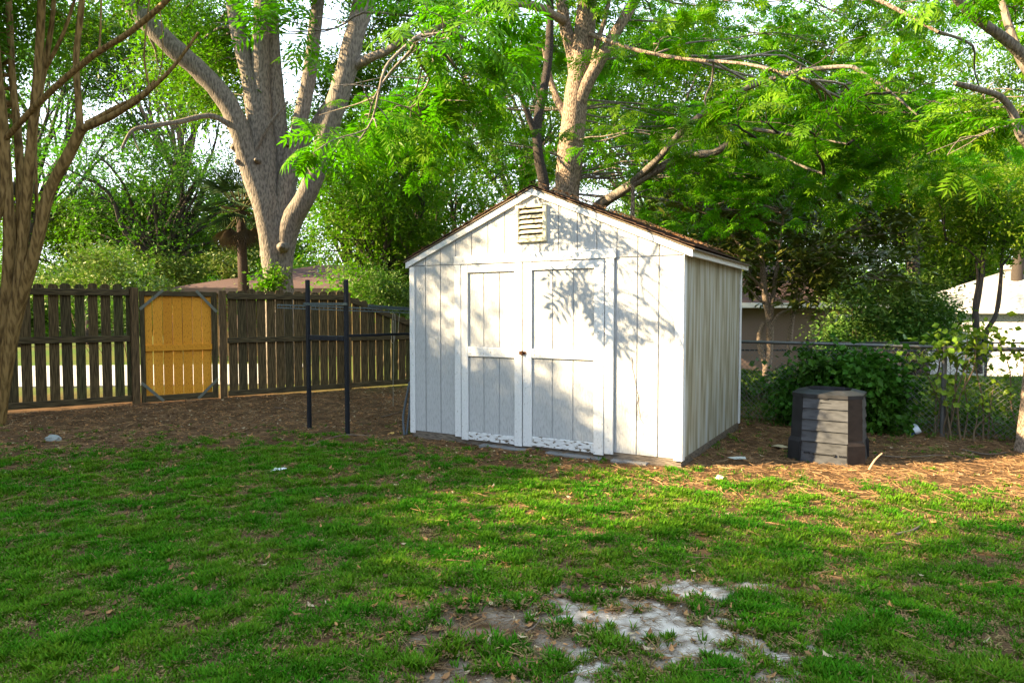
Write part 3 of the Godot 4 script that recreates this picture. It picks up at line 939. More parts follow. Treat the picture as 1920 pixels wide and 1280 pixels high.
# ---------------------------------------------------------------- objects in the yard
func build_yard_things() -> void:
	var rng := RandomNumberGenerator.new()
	rng.seed = 123
	var speck := noise_tex(51, 0.04, [[0.0, grey(0.5)], [0.4, grey(0.85)], [1.0, grey(1.0)]])
	# steel rack
	var steel := mat(Color(0.022, 0.026, 0.034), 0.5, speck, Vector3(4, 1, 4))
	steel.metallic = 0.3
	var galv := mat(Color(0.13, 0.17, 0.17), 0.5, speck, Vector3(3, 3, 3))
	galv.metallic = 0.5
	var A := Vector3(-2.42, 0, -8.02)
	var B := Vector3(-1.87, 0, -7.63)
	var rack := thing("steel_rack", "black steel post rack with perforated arms standing beside the shed", "rack", A)
	var ab := B - A
	var sdir := ab.normalized()
	for p in [Vector3.ZERO, ab]:
		var mb := MB.new()
		var top := 1.78 if p == Vector3.ZERO else 1.765
		mb.hexa(p + Vector3(0, top * 0.5 - 0.1, 0), sdir, Vector3.UP, sdir.cross(Vector3.UP), Vector3(0.021, top * 0.5 + 0.1, 0.021), 0.004)
		put("post", mb, steel, rack)
	var cb := MB.new()
	cb.beam(Vector3(0, 1.10, 0) + sdir * 0.03, ab + Vector3(0, 1.10, 0) - sdir * 0.03, 0.04, 0.055, 0.004)
	put("cross_bar", cb, steel, rack)
	# long bars run back from the posts
	var backdir := Vector3(0.62, 0, -0.78)
	var lb := MB.new()
	lb.beam(ab + Vector3(0, 1.13, -0.03), ab + Vector3(0, 1.13, -0.03) + backdir * 2.6, 0.03, 0.03, 0.003)
	put("long_bar", lb, steel, rack)
	var outer := sdir.cross(Vector3.UP)
	for q in [[at(519, 574, 8.35), at(775, 584, 8.6), 0.032], [at(569, 570, 7.9), at(650, 570, 7.55), 0.022], [at(690, 573, 8.3), at(775, 579, 8.9), 0.022]]:
		var s := MB.new()
		var a: Vector3 = q[0] - A
		var b: Vector3 = q[1] - A
		var d := (b - a).normalized()
		if q[2] > 0.03:
			# angle with punched slots: two flange strips joined by short webs
			s.beam(a + Vector3(0, 0.018, 0), b + Vector3(0, 0.018, 0), 0.003, 0.012, 0.0)
			s.beam(a - Vector3(0, 0.018, 0), b - Vector3(0, 0.018, 0), 0.003, 0.012, 0.0)
			var steps := int((b - a).length() / 0.05)
			for k in steps + 1:
				var p := a + d * (0.05 * k + 0.008)
				s.beam(p - Vector3(0, 0.0115, 0), p + Vector3(0, 0.0115, 0), 0.003, 0.022, 0.0, d.cross(Vector3.UP))
			s.beam(a + Vector3(0, 0.026, 0) + outer * -0.018, b + Vector3(0, 0.026, 0) + outer * -0.018, 0.036, 0.003, 0.0)
		else:
			s.beam(a, b, q[2], q[2] * 1.3, 0.002)
		put("perforated_angle" if q[2] > 0.03 else "arm_bar", s, galv, rack)
	var rp := MB.new()
	var cord := mat(Color(0.3, 0.27, 0.2), 0.9)
	var r0 := at(737, 586, 8.5)
	for w in [[r0, at(735, 615, 8.5), at(734, 640, 8.5), at(739, 640, 8.5), at(741, 610, 8.5), at(740, 588, 8.5)], [at(738, 600, 8.49), at(738, 660, 8.49), at(737, 720, 8.5), at(737, 762, 8.5)], [at(749, 588, 8.55), at(747, 610, 8.55), at(746, 626, 8.55)]]:
		var line := smooth_path(w, 4)
		rp.tube(line, taper(line.size(), 0.004, 0.004), 5)
	solo("rope", rp, cord, "thin pale rope hanging from the steel rack beside the shed", "rope")
	# two lengths of tubing leaning on the shed's left corner
	var pipe := mat(Color(0.07, 0.085, 0.095), 0.55)
	for w in [[[[758, 818, 7.6], [756, 780, 7.68], [764, 735, 7.75], [768, 716, 7.8]], "dark curved tubing leaning on the shed corner, the outer length"], [[[762, 812, 7.62], [767, 775, 7.68], [769, 745, 7.78]], "short dark tubing leaning on the shed corner, the inner length"]]:
		var pts := []
		for q in w[0]: pts.append(at(q[0], q[1], q[2]))
		pts[0].y = 0.01
		var line := smooth_path(pts, 4)
		var mb := MB.new()
		mb.tube(line, taper(line.size(), 0.014, 0.013), 7)
		solo("tubing", mb, pipe, w[1], "tubing", "tubing leaning on the shed")

	build_bin()

	# sticks, stones and scraps
	var bark := mat(Color(0.20, 0.15, 0.11), 0.9, speck, Vector3(8, 8, 8))
	var sticks := [
		[[[577, 842], [600, 832], [625, 822], [650, 818], [668, 817]], 0.009, "crooked grey stick on the soil at the foot of the steel rack"],
		[[[648, 817], [700, 819], [697, 819]], 0.006, "straight thin stick lying beside the steel rack"],
		[[[715, 782], [740, 776], [756, 771]], 0.008, "dark stick on the leaf litter between rack and shed"],
		[[[515, 766], [535, 768], [552, 773]], 0.007, "thin stick on the soil in front of the board fence"],
		[[[1640, 856], [1690, 860], [1760, 856], [1800, 858]], 0.007, "long pale stick on the straw beside the wire fence post"],
		[[[1800, 842], [1850, 851], [1890, 850]], 0.009, "bent pale stick on the straw near the tan-barked trunk"],
		[[[1680, 1005], [1712, 996], [1730, 982], [1724, 972]], 0.010, "curved brown twig lying in the thin grass"],
		[[[940, 1122], [955, 1135]], 0.011, "short grey stick on the bare soil patch"],
		[[[985, 1185], [1000, 1178], [1010, 1168], [1012, 1160]], 0.005, "thin curved twig on the bare soil patch"]]
	for s in sticks:
		var pts := []
		for q in s[0]:
			var r := at(q[0], q[1], 1.0) - EYE
			var p: Vector3 = EYE + r * (EYE.y / -r.y)
			pts.append(Vector3(p.x, gh(p.x, p.z) + s[1] * 0.9 + 0.004, p.z))
		var line := smooth_path(pts, 4)
		var mb := MB.new()
		mb.tube(line, taper(line.size(), s[1], s[1] * 0.5), 6, 0.2, noise_of(9, 30.0, 2))
		solo("stick", mb, bark, s[2], "stick", "fallen sticks")
	var lean := MB.new()
	lean.tube(smooth_path([Vector3(3.16, 0.0, -5.93), Vector3(3.24, 0.08, -5.98), Vector3(3.33, 0.13, -6.03)], 3), taper(7, 0.012, 0.007), 6)
	solo("stick", lean, mat(Color(0.42, 0.28, 0.16), 0.9), "tan stick propped against the foot of the black compost bin", "stick", "fallen sticks")
	stone(Vector3(-5.0, 0.02, -7.31), Vector3(0.085, 0.045, 0.055), mat(Color(0.33, 0.36, 0.33), 0.85, speck, Vector3(6, 6, 6)), "pale grey stone on the litter in front of the board fence", 3)
	stone(Vector3(1.72, 0.02, -5.55), Vector3(0.035, 0.028, 0.03), mat(Color(0.6, 0.48, 0.36), 0.85), "small tan stone on the straw by the shed corner", 4)
	stone(Vector3(4.25, 0.015, -5.35), Vector3(0.10, 0.03, 0.06), mat(Color(0.25, 0.26, 0.27), 0.85), "flat grey stone in the thin grass before the wire fence", 5)
	for q in [[517, 886, "white paper scrap in the grass before the steel rack", 0.10], [1385, 863, "crumpled pale paper on the litter between shed and bin", 0.12], [1460, 838, "flattened tan cardboard scrap beside the compost bin", 0.15], [735, 814, "large yellowed dead leaf on the soil beside the shed", 0.07]]:
		var r := at(q[0], q[1], 1.0) - EYE
		var p: Vector3 = EYE + r * (EYE.y / -r.y)
		var mb := MB.new()
		var rim := []
		for k in 9:
			var a := TAU * k / 9.0
			rim.append(Vector3(cos(a) * q[3] * rng.randf_range(0.35, 1.0), rng.randf_range(0.002, 0.022), sin(a) * q[3] * rng.randf_range(0.3, 0.7)))
		for k in 9:
			mb.tri(Vector3(0, 0.02, 0), rim[(k + 1) % 9], rim[k])
			mb.tri(Vector3(0, 0.017, 0), rim[k] - Vector3(0, 0.002, 0), rim[(k + 1) % 9] - Vector3(0, 0.002, 0))
		var colour := {0.10: Color(0.7, 0.72, 0.72), 0.12: Color(0.4, 0.4, 0.34), 0.15: Color(0.42, 0.34, 0.2), 0.07: Color(0.5, 0.3, 0.08), 0.14: Color(0.36, 0.37, 0.36)}
		var so := solo("dead_leaf" if q[3] == 0.07 else "scrap", mb, mat(colour[q[3]], 0.8), q[2], "leaf" if q[3] == 0.07 else "scrap")
		so.position = Vector3(p.x, gh(p.x, p.z) + 0.012, p.z)
	# thin slabs under the shed's front edge
	for q in [[0.95, 1.5, 0.10, "grey concrete slab on the soil under the left shed door"], [1.72, 2.3, 0.09, "grey concrete slab on the soil under the right shed door"], [2.4, 2.75, 0.07, "small grey slab on the soil under the shed's front corner"]]:
		var mb := MB.new()
		mb.box(Vector3(q[0], -0.03, -0.10), Vector3(q[1], 0.018, q[2]), 0.006)
		var so := solo("paving_slab", mb, mat(Color(0.24, 0.24, 0.235), 0.9, speck, Vector3(5, 5, 5), speck, 0.3), q[3], "slab", "slabs under the shed")
		so.position = SHED_AT
		so.rotation.y = SHED_TURN
	# crushed cup
	var cup := thing("paper_cup", "crushed blue and white paper cup lying by the wire fence", "cup", Vector3(4.55, 0.05, -7.62))
	for w in [[0.0, 0.5, Color(0.03, 0.06, 0.16), "sleeve"], [0.5, 1.0, Color(0.7, 0.75, 0.8), "rim"]]:
		var mb := MB.new()
		var line := PackedVector3Array()
		var rad := PackedFloat32Array()
		for k in 5:
			var f: float = lerpf(w[0], w[1], k / 4.0)
			line.append(Vector3(0.10 * (f - 0.5), 0.06 * (f - 0.4), 0.03 * f))
			rad.append(0.04 + 0.016 * f)
		mb.tube(line, rad, 9, 0.35, noise_of(4, 14.0, 2), Color.WHITE, w[0] > 0.4)
		put(w[3], mb, mat(w[2], 0.5), cup)

func stone(p: Vector3, s: Vector3, m: Material, label: String, seed_: int) -> void:
	var sph := SphereMesh.new()
	sph.radius = 1.0; sph.height = 2.0; sph.radial_segments = 14; sph.rings = 8
	var a := sph.get_mesh_arrays()
	var nz := noise_of(seed_, 0.9, 3)
	var mb := MB.new()
	var vs: PackedVector3Array = a[Mesh.ARRAY_VERTEX]
	var ids: PackedInt32Array = a[Mesh.ARRAY_INDEX]
	for k in range(0, ids.size(), 3):
		var q := []
		for e in 3:
			var d := vs[ids[k + e]]
			q.append(d * s * (1.0 + 0.5 * nz.get_noise_3dv(d)))
		if (q[1] - q[0]).cross(q[2] - q[0]).length() > 1e-9: mb.tri(q[0], q[2], q[1])
	var o := solo("stone", mb, m, label, "stone")
	o.position = p

func build_bin() -> void:
	var speck := noise_tex(61, 0.008, [[0.0, grey(0.6)], [0.5, grey(0.85)], [1.0, grey(1.0)]])
	var plastic := mat(Color(0.035, 0.035, 0.038), 0.4, speck, Vector3(1.6, 1.6, 1.6))
	var brown := mat(Color(0.05, 0.034, 0.026), 0.6, speck, Vector3(3, 3, 3))
	var faded := mat(Color(0.07, 0.072, 0.077), 0.5, speck, Vector3(1.6, 4.0, 1.6))
	var black := mat(Color(0.012, 0.012, 0.013), 0.7)
	var o := thing("compost_bin", "black plastic compost bin with slatted sides beside the shed's stained side wall", "compost bin", Vector3(3.03, 0.0, -6.42), -0.56)
	var Hh := 0.68
	# eight-sided tapering body: four wide slatted faces, four narrow corner columns
	var prof := func(y: float) -> Vector2:   # half width of the body, half width of a wide face
		var f := 1.0 - 0.06 * y / Hh
		return Vector2(0.30 * f, 0.20 * f)
	for side in 4:
		var turn := Basis(Vector3.UP, side * PI / 2)
		var rows := [[0.0, 0.215], [0.22, 0.325], [0.33, 0.435], [0.44, 0.545], [0.55, 0.655]]
		for r in rows.size():
			var y0: float = rows[r][0]
			var y1: float = rows[r][1]
			var a: Vector2 = prof.call(y0)
			var b: Vector2 = prof.call(y1)
			var lift := 0.016 if r else 0.020
			var mb := MB.new()
			# each slat overlaps the one below: its foot stands proud
			mb.qn(turn * Vector3(-a.y, y0, a.x + lift), turn * Vector3(a.y, y0, a.x + lift), turn * Vector3(b.y, y1, b.x + 0.002), turn * Vector3(-b.y, y1, b.x + 0.002), turn * Vector3(0, 0.1, 1))
			mb.qn(turn * Vector3(-a.y, y0, a.x - 0.02), turn * Vector3(a.y, y0, a.x - 0.02), turn * Vector3(a.y, y0, a.x + lift), turn * Vector3(-a.y, y0, a.x + lift), Vector3.DOWN)
			mb.qn(turn * Vector3(-b.y, y1, b.x - 0.02), turn * Vector3(b.y, y1, b.x - 0.02), turn * Vector3(b.y, y1, b.x + 0.002), turn * Vector3(-b.y, y1, b.x + 0.002), Vector3.UP)
			mb.qn(turn * Vector3(-a.y, y0, a.x - 0.02), turn * Vector3(a.y, y0, a.x - 0.02), turn * Vector3(b.y, y1, b.x - 0.02), turn * Vector3(-b.y, y1, b.x - 0.02), turn * Vector3(0, 0, -1))
			put("slat" if r else "hatch", mb, faded, o)
		# corner column between this face and the next
		var col := MB.new()
		for seg in [[0.0, 0.20, 0.034], [0.20, 0.245, 0.034], [0.245, 0.66, 0.012]]:
			var a: Vector2 = prof.call(seg[0])
			var b: Vector2 = prof.call(seg[1])
			var w0: float = seg[2]
			var w1: float = seg[2] if seg[0] != 0.20 else 0.012
			var s0: Vector3 = turn * Vector3(a.y, seg[0], a.x + w0)
			var s1: Vector3 = turn * Vector3(a.x + w0, seg[0], a.y)
			var e0: Vector3 = turn * Vector3(b.y, seg[1], b.x + w1)
			var e1: Vector3 = turn * Vector3(b.x + w1, seg[1], b.y)
			var i0: Vector3 = turn * Vector3(a.y - 0.004, seg[0], a.x - 0.03)
			var j0: Vector3 = turn * Vector3(b.y - 0.004, seg[1], b.x - 0.03)
			var i1: Vector3 = turn * Vector3(a.x - 0.03, seg[0], a.y - 0.004)
			var j1: Vector3 = turn * Vector3(b.x - 0.03, seg[1], b.y - 0.004)
			col.qn(s0, s1, e1, e0, turn * Vector3(1, 0.2, 1))
			col.qn(i0, s0, e0, j0, turn * Vector3(-1, 0, 0.6))
			col.qn(i1, s1, e1, j1, turn * Vector3(0.6, 0, -1))
			col.qn(i0, i1, j1, j0, turn * Vector3(-1, 0, -1))
		put("corner_column", col, brown if side == 0 else plastic, o)
	# top ring with an open mouth
	var ring := MB.new()
	var out := []
	var inn := []
	var pt: Vector2 = prof.call(0.66)
	for side in 4:
		var turn := Basis(Vector3.UP, side * PI / 2)
		for q in [Vector2(-pt.y, pt.x + 0.018), Vector2(pt.y, pt.x + 0.018)]:
			out.append(turn * Vector3(q.x, 0.0, q.y))
			inn.append(turn * Vector3(q.x * 0.62, 0.0, q.y * 0.62))
	for k in 8:
		var n := (k + 1) % 8
		var U := Vector3(0, 0.69, 0)
		var W := Vector3(0, 0.725, 0)
		var L := Vector3(0, 0.655, 0)
		ring.qn(out[k] + U, out[n] + U, inn[n] + W, inn[k] + W, Vector3.UP)
		ring.qn(out[k] + L, out[n] + L, out[n] + U, out[k] + U, out[k] + out[n])
		ring.qn(out[k] + L, out[n] + L, inn[n] + L, inn[k] + L, Vector3.DOWN)
		ring.qn(inn[k] + L, inn[n] + L, inn[n] + W, inn[k] + W, -inn[k] - inn[n])
	put("rim", ring, plastic, o)
	var fill := MB.new()
	for k in 8:
		fill.tri(Vector3(0, 0.60, 0), inn[k] * 1.25 + Vector3(0, 0.57, 0), inn[(k + 1) % 8] * 1.25 + Vector3(0, 0.57, 0))
	put("compost", fill, mat(Color(0.16, 0.09, 0.045), 0.95), o)
	# fittings of the front
	var f: Vector2 = prof.call(0.1)
	var fit := MB.new()
	fit.box(Vector3(-0.10, 0.098, f.x + 0.012), Vector3(0.09, 0.106, f.x + 0.024), 0.002)
	fit.box(Vector3(0.075, 0.088, f.x + 0.012), Vector3(0.10, 0.112, f.x + 0.028), 0.003)
	for k in 4:
		fit.box(Vector3(-0.17 + 0.016 * k, 0.098, f.x + 0.010), Vector3(-0.162 + 0.016 * k, 0.114, f.x + 0.021), 0.0)
		fit.box(Vector3(0.125 + 0.016 * k, 0.090, f.x + 0.010), Vector3(0.133 + 0.016 * k, 0.106, f.x + 0.021), 0.0)
	for x in [-0.215, 0.19]:
		fit.box(Vector3(x, 0.01, f.x + 0.008), Vector3(x + 0.006, 0.21, f.x + 0.0185), 0.0)
	put("hatch_latch", fit, black, o)
	var f2: Vector2 = prof.call(0.61)
	var grip := MB.new()
	grip.box(Vector3(-0.03, 0.605, f2.x + 0.0), Vector3(0.05, 0.611, f2.x + 0.012), 0.0)
	grip.box(Vector3(-0.045, 0.603, f2.x + 0.0), Vector3(-0.032, 0.616, f2.x + 0.013), 0.0)
	grip.box(Vector3(-0.02, 0.642, f2.x - 0.01), Vector3(0.02, 0.652, f2.x + 0.012), 0.0)
	put("grip_slot", grip, black, o)
	o.scale.y = 0.93

# ---------------------------------------------------------------- wire fence on the right
func build_wire_fence() -> void:
	var speck := noise_tex(71, 0.05, [[0.0, grey(0.5)], [1.0, grey(1.0)]])
	var galv := mat(Color(0.26, 0.26, 0.25), 0.5, speck, Vector3(5, 5, 5))
	galv.metallic = 0.55
	var O := Vector3(4.81, 0, -7.5)
	var turn := -atan2(0.561, 0.828)
	var o := thing("chain_link_fence", "low galvanised chain-link fence overgrown with vines behind the bin", "fence", O, turn)
	for q in [-3.2, 0.0, 2.7]:
		var mb := MB.new()
		mb.tube(PackedVector3Array([Vector3(q, -0.15, 0), Vector3(q, 0.5, 0), Vector3(q, 1.03, 0)]), PackedFloat32Array([0.027, 0.027, 0.027]), 10)
		put("post", mb, galv, o)
	var rail := MB.new()
	rail.tube(PackedVector3Array([Vector3(-5.6, 1.02, 0), Vector3(-2, 1.017, 0), Vector3(0, 1.01, 0), Vector3(3.2, 1.015, 0)]), PackedFloat32Array([0.02, 0.02, 0.02, 0.02]), 8)
	put("top_rail", rail, galv, o)
	var wire := MB.new()
	var step := 0.062
	var n := int(8.0 / step)
	for k in n:
		var x0 := -5.4 + k * step
		for dirn in [1.0, -1.0]:
			var a := Vector3(x0, 0.04, 0.004 * dirn)
			var b := Vector3(x0 + dirn * 0.96, 1.0, 0.004 * dirn)
			if b.x < -5.5 or b.x > 3.2: continue
			var p := PackedVector3Array([a, a.lerp(b, 0.5) + Vector3(0, 0, 0.012 * sin(k * 0.37)), b])
			wire.tube(p, PackedFloat32Array([0.0022, 0.0022, 0.0022]), 4, 0, null, Color.WHITE, false)
	put("wire_mesh", wire, galv, o)
	# farther low rail fence of the neighbour
	var dark := mat(Color(0.03, 0.03, 0.032), 0.6)
	var f := thing("rail_fence", "low black metal rail fence on the neighbour's lawn", "fence", Vector3(8.0, -0.2, -15.5), -0.05)
	for y in [0.72, 0.90]:
		var mb := MB.new()
		mb.beam(Vector3(-7.5, y, 0), Vector3(7.0, y, 0), 0.035, 0.035, 0.003)
		put("rail", mb, dark, f)
	for k in 8:
		piece("post", Vector3(-7.2 + 2.0 * k, -0.4, -0.052), Vector3(-7.15 + 2.0 * k, 0.98, -0.02), dark, f, 0.003)

# ---------------------------------------------------------------- houses beyond
func hip_house(called: String, label: String, base: Vector3, turn: float, w: float, d: float, eave: float, ridge: float, wall: Material, roof: Material, trim: Material, over := 0.5, ridge_len := -1.0) -> Node3D:
	var o := thing(called, label, "house", base, turn)
	for q in [[Vector3(-w / 2, -0.3, d / 2 - 0.2), Vector3(w / 2, eave, d / 2)], [Vector3(-w / 2, -0.3, -d / 2), Vector3(w / 2, eave, -d / 2 + 0.2)], [Vector3(-w / 2, -0.3, -d / 2 + 0.201), Vector3(-w / 2 + 0.2, eave, d / 2 - 0.201)], [Vector3(w / 2 - 0.2, -0.3, -d / 2 + 0.201), Vector3(w / 2, eave, d / 2 - 0.201)]]:
		piece("wall", q[0], q[1], wall, o, 0.0)
	var r := MB.new()
	var rl := ridge_len if ridge_len >= 0 else maxf(0.0, w - d)
	var a := Vector3(-w / 2 - over, eave, d / 2 + over)
	var b := Vector3(w / 2 + over, eave, d / 2 + over)
	var c := Vector3(w / 2 + over, eave, -d / 2 - over)
	var e := Vector3(-w / 2 - over, eave, -d / 2 - over)
	var p := Vector3(-rl / 2, ridge, 0)
	var q := Vector3(rl / 2, ridge, 0)
	r.qn(a, b, q, p, Vector3(0, 1, 1)); r.qn(c, e, p, q, Vector3(0, 1, -1))
	r.tri(b, c, q); r.tri(e, a, p)
	r.qn(a, b, c, e, Vector3.DOWN)
	put("roof", r, roof, o)
	for s in [[a, b], [b, c], [c, e], [e, a]]:
		var mb := MB.new()
		mb.beam(s[0] - Vector3(0, 0.06, 0), s[1] - Vector3(0, 0.06, 0), 0.18, 0.03, 0.0, (s[1] - s[0]).cross(Vector3.UP).normalized())
		put("fascia", mb, trim, o)
	return o

func window_in(o: Node3D, x: float, y: float, z: float, w: float, h: float, trim: Material, glass: Material) -> void:
	var win := Node3D.new()
	win.name = "window"
	o.add_child(win, true)
	piece("pane", Vector3(x, y, z + 0.002), Vector3(x + w, y + h, z + 0.02), glass, win, 0.0)
	for q in [[x - 0.06, x, y - 0.06, y + h + 0.06], [x + w, x + w + 0.06, y - 0.06, y + h + 0.06], [x, x + w, y - 0.06, y], [x, x + w, y + h, y + h + 0.06], [x, x + w, y + h * 0.5 - 0.02, y + h * 0.5 + 0.02], [x + w * 0.5 - 0.015, x + w * 0.5 + 0.015, y + 0.001, y + h * 0.5 - 0.021]]:
		piece("frame", Vector3(q[0], q[2], z + 0.004), Vector3(q[1], q[3], z + 0.045), trim, win, 0.0)

func build_houses() -> void:
	var speck := noise_tex(81, 0.03, [[0.0, grey(0.55)], [0.5, grey(0.85)], [1.0, grey(1.0)]])
	var roof_b := mat(Color(0.11, 0.062, 0.05), 0.95, speck, Vector3(3, 3, 3))
	var tan_wall := mat(Color(0.42, 0.26, 0.11), 0.9, speck, Vector3(2, 2, 2))
	var trim := mat(Color(0.6, 0.58, 0.55), 0.7)
	var brown := mat(Color(0.13, 0.09, 0.07), 0.8)
	var glass := mat(Color(0.05, 0.06, 0.07), 0.1)
	var h := hip_house("neighbour_house", "low tan house with brown shingle hip roof behind the board fence", Vector3(-5.2, 0, -25.5), 0.12, 11.0, 7.0, 2.12, 3.15, tan_wall, roof_b, brown)
	for q in [[at(597, 512, 24.0), "short"], [at(625, 526, 22.6), "low"]]:
		var mb := MB.new()
		var p: Vector3 = h.global_transform.affine_inverse() * q[0]
		mb.tube(PackedVector3Array([p - Vector3(0, 0.35, 0), p, p + Vector3(0, 0.12, 0)]), PackedFloat32Array([0.07, 0.06, 0.05]), 8)
		put("vent_pipe", mb, mat(Color(0.14, 0.16, 0.18), 0.6), h)
	var white := mat(Color(0.72, 0.71, 0.70), 0.8, speck, Vector3(1, 1, 1))
	var pale_roof := mat(Color(0.42, 0.40, 0.385), 0.95, speck, Vector3(3, 3, 3))
	var w := hip_house("neighbour_house", "white house with a pale pyramid roof beyond the wire fence", Vector3(20.2, -0.95, -27.0), -0.75, 7.0, 7.0, 2.45, 4.1, white, pale_roof, trim, 0.45, 0.3)
	window_in(w, 0.6, 0.9, 3.5, 0.9, 1.2, trim, glass)
	piece("roof_cap", Vector3(-0.5, 4.0, -0.35), Vector3(0.5, 4.22, 0.35), pale_roof, w, 0.05)
	var brick := mat(Color(0.33, 0.22, 0.19), 0.9, speck, Vector3(3, 9, 3))
	var bh := hip_house("neighbour_house", "pink brick house with a white window behind the pale-stemmed tree", Vector3(9.8, -0.9, -27.5), 0.05, 9.0, 6.0, 2.6, 4.2, brick, roof_b, trim)
	window_in(bh, 1.85, 0.9, 3.0, 0.95, 1.25, trim, glass)
	# white board fence between the two houses
	var bf := thing("board_fence", "white board fence between the white house and the brick house", "fence", Vector3(15.3, -0.95, -25.5), -0.15)
	for k in 22:
		piece("board", Vector3(-2.2 + 0.2 * k, 0.0, -0.02), Vector3(-2.02 + 0.2 * k, 1.5, 0.0), white, bf, 0.0)
	# the house whose back yard this is, behind the camera
	var own := hip_house("own_house", "tan brick house with brown roof facing the shed across the lawn", Vector3(-1.0, 0, 10.5), 0.0, 20.0, 9.0, 2.9, 5.4, mat(Color(0.36, 0.27, 0.2), 0.9, speck, Vector3(3, 9, 3)), roof_b, trim)
	for x in [-6.0, -1.0, 4.5]:
		window_in(own, x, 0.9, 4.5, 1.1, 1.3, trim, glass)
	own.rotation.y = PI
	# pale drive beyond the board fence, seen through its gaps
	var drive := MB.new()
	drive.box(Vector3(-22, -0.2, -16.8), Vector3(-4.2, 0.03, -11.6), 0.0)
	var slab := setting("driveway", drive, mat(Color(0.52, 0.5, 0.47), 0.9, speck, Vector3(1, 1, 1)))
	slab.rotation.y = 0.12
	slab.position = Vector3(0.8, 0, -1.9)

# ---------------------------------------------------------------- trees
func build_trees() -> void:
	var rng := RandomNumberGenerator.new()
	rng.seed = 99
	var ridges := noise_tex(91, 0.03, [[0.0, grey(0.4)], [0.45, grey(0.75)], [0.6, grey(1.0)], [1.0, grey(1.0)]])
	var bark_grey := mat(Color(0.215, 0.18, 0.145), 0.95, noise_tex(93, 0.03, [[0.0, grey(0.6)], [0.45, grey(0.85)], [0.6, grey(1.0)], [1.0, grey(1.0)]]), Vector3(1.7, 0.5, 1.7), ridges, 1.2)
	var bark_pale := mat(Color(0.34, 0.25, 0.185), 0.95, ridges, Vector3(3.0, 0.9, 3.0), ridges, 2.0)
	var bark_dark := mat(Color(0.075, 0.06, 0.05), 0.95, ridges, Vector3(6, 2, 6), ridges, 1.0)
	var bark_olive := mat(Color(0.24, 0.155, 0.055), 0.8, noise_tex(92, 0.016, [[0.0, Color(0.45, 0.4, 0.32)], [0.4, Color(0.8, 0.78, 0.7)], [0.62, grey(1.0)], [1.0, Color(1.0, 0.95, 0.85)]]), Vector3(2.6, 0.5, 2.6), ridges, 0.5)
	var bark_tan := mat(Color(0.36, 0.27, 0.2), 0.85, ridges, Vector3(5, 1.4, 5), ridges, 0.6)
	var green := leaf_mat(Color(0.75, 1.0, 0.3), 0.42)
	var leather := leaf_mat(Color(0.3, 0.36, 0.1), 0.3)
	var C_pecan := Color(0.13, 0.27, 0.008)
	var C_oak := Color(0.105, 0.175, 0.014)
	var C_sun_tint := Color(0.15, 0.22, 0.016)  # leaf green brightened and yellowed: sunlight put into the colour
	var C_dark := Color(0.085, 0.14, 0.016)
	var C_blue := Color(0.09, 0.16, 0.035)

	# multi-stemmed tree at the left edge
	var cm := thing("crape_myrtle", "smooth brown multi-stemmed tree in front of the board fence", "tree", Vector3(-6.45, 0, -8.35))
	var lines := []
	for s in [
		[[[-14, 800, 8.35], [-8, 700, 8.35], [12, 560, 8.35], [16, 420, 8.3], [6, 250, 8.2], [-8, 120, 8.1], [-20, -40, 8.0]], 0.085, 0.045],
		[[[-10, 800, 8.3], [12, 660, 8.3], [34, 540, 8.25], [46, 400, 8.2], [60, 250, 8.1], [72, 110, 8.0], [80, -60, 7.9]], 0.082, 0.041],
		[[[0, 800, 8.4], [18, 640, 8.4], [34, 470, 8.5], [36, 300, 8.6], [22, 140, 8.7], [14, -40, 8.8]], 0.061, 0.038],
		[[[-6, 790, 8.3], [28, 600, 8.28], [62, 480, 8.2], [92, 360, 8.15], [128, 290, 8.1], [152, 240, 8.05]], 0.078, 0.060],
		[[[150, 245, 8.05], [146, 180, 8.0], [142, 110, 7.95], [150, 30, 7.9], [158, -60, 7.85]], 0.041, 0.030],
		[[[150, 242, 8.05], [200, 222, 7.9], [250, 192, 7.75], [292, 158, 7.6], [330, 118, 7.5], [372, 60, 7.4]], 0.044, 0.013],
		[[[160, 232, 8.05], [210, 205, 8.1], [262, 178, 8.1], [290, 150, 8.1]], 0.031, 0.015],
		[[[8, 262, 8.2], [60, 205, 8.0], [120, 148, 7.8], [180, 100, 7.6], [240, 62, 7.4], [300, 12, 7.2], [340, -30, 7.1]], 0.035, 0.026],
		[[[62, 250, 8.1], [84, 120, 8.2], [98, 30, 8.2], [100, -40, 8.2]], 0.034, 0.026],
		[[[84, 130, 8.2], [118, 62, 8.1], [142, -10, 8.1]], 0.024, 0.015],
		[[[186, 92, 7.6], [188, 40, 7.6], [190, -30, 7.6]], 0.012, 0.009],
		[[[280, 165, 7.65], [270, 110, 7.65], [275, 40, 7.65], [282, -20, 7.65]], 0.012, 0.007],
		[[[294, 155, 7.6], [305, 100, 7.6], [300, 20, 7.6]], 0.008, 0.005],
		[[[-14, 430, 8.2], [10, 330, 8.25], [-5, 210, 8.3]], 0.054, 0.045],
		[[[70, 470, 8.3], [68, 380, 8.35], [66, 260, 8.4], [74, 140, 8.4]], 0.024, 0.015]]:
		lines.append(limb(cm, "stem", s[0], s[1], s[2], bark_olive, lines.size() + 1, 10, 0.12))
	var cc := centres_in(16, -260, 330, -420, -120, 6.4, 9.2, rng)
	for k in 26:
		cc.append(Vector3(rng.randf_range(-9.2, -6.6), rng.randf_range(3.6, 6.2), rng.randf_range(-10.4, -6.8)))
	twigs_to(cm, cc, lines, 0.03, bark_olive, rng)
	foliage(cm, "oval", green, cc, Vector3(0.75, 0.5, 0.75), 60, C_oak, 0.2, rng)

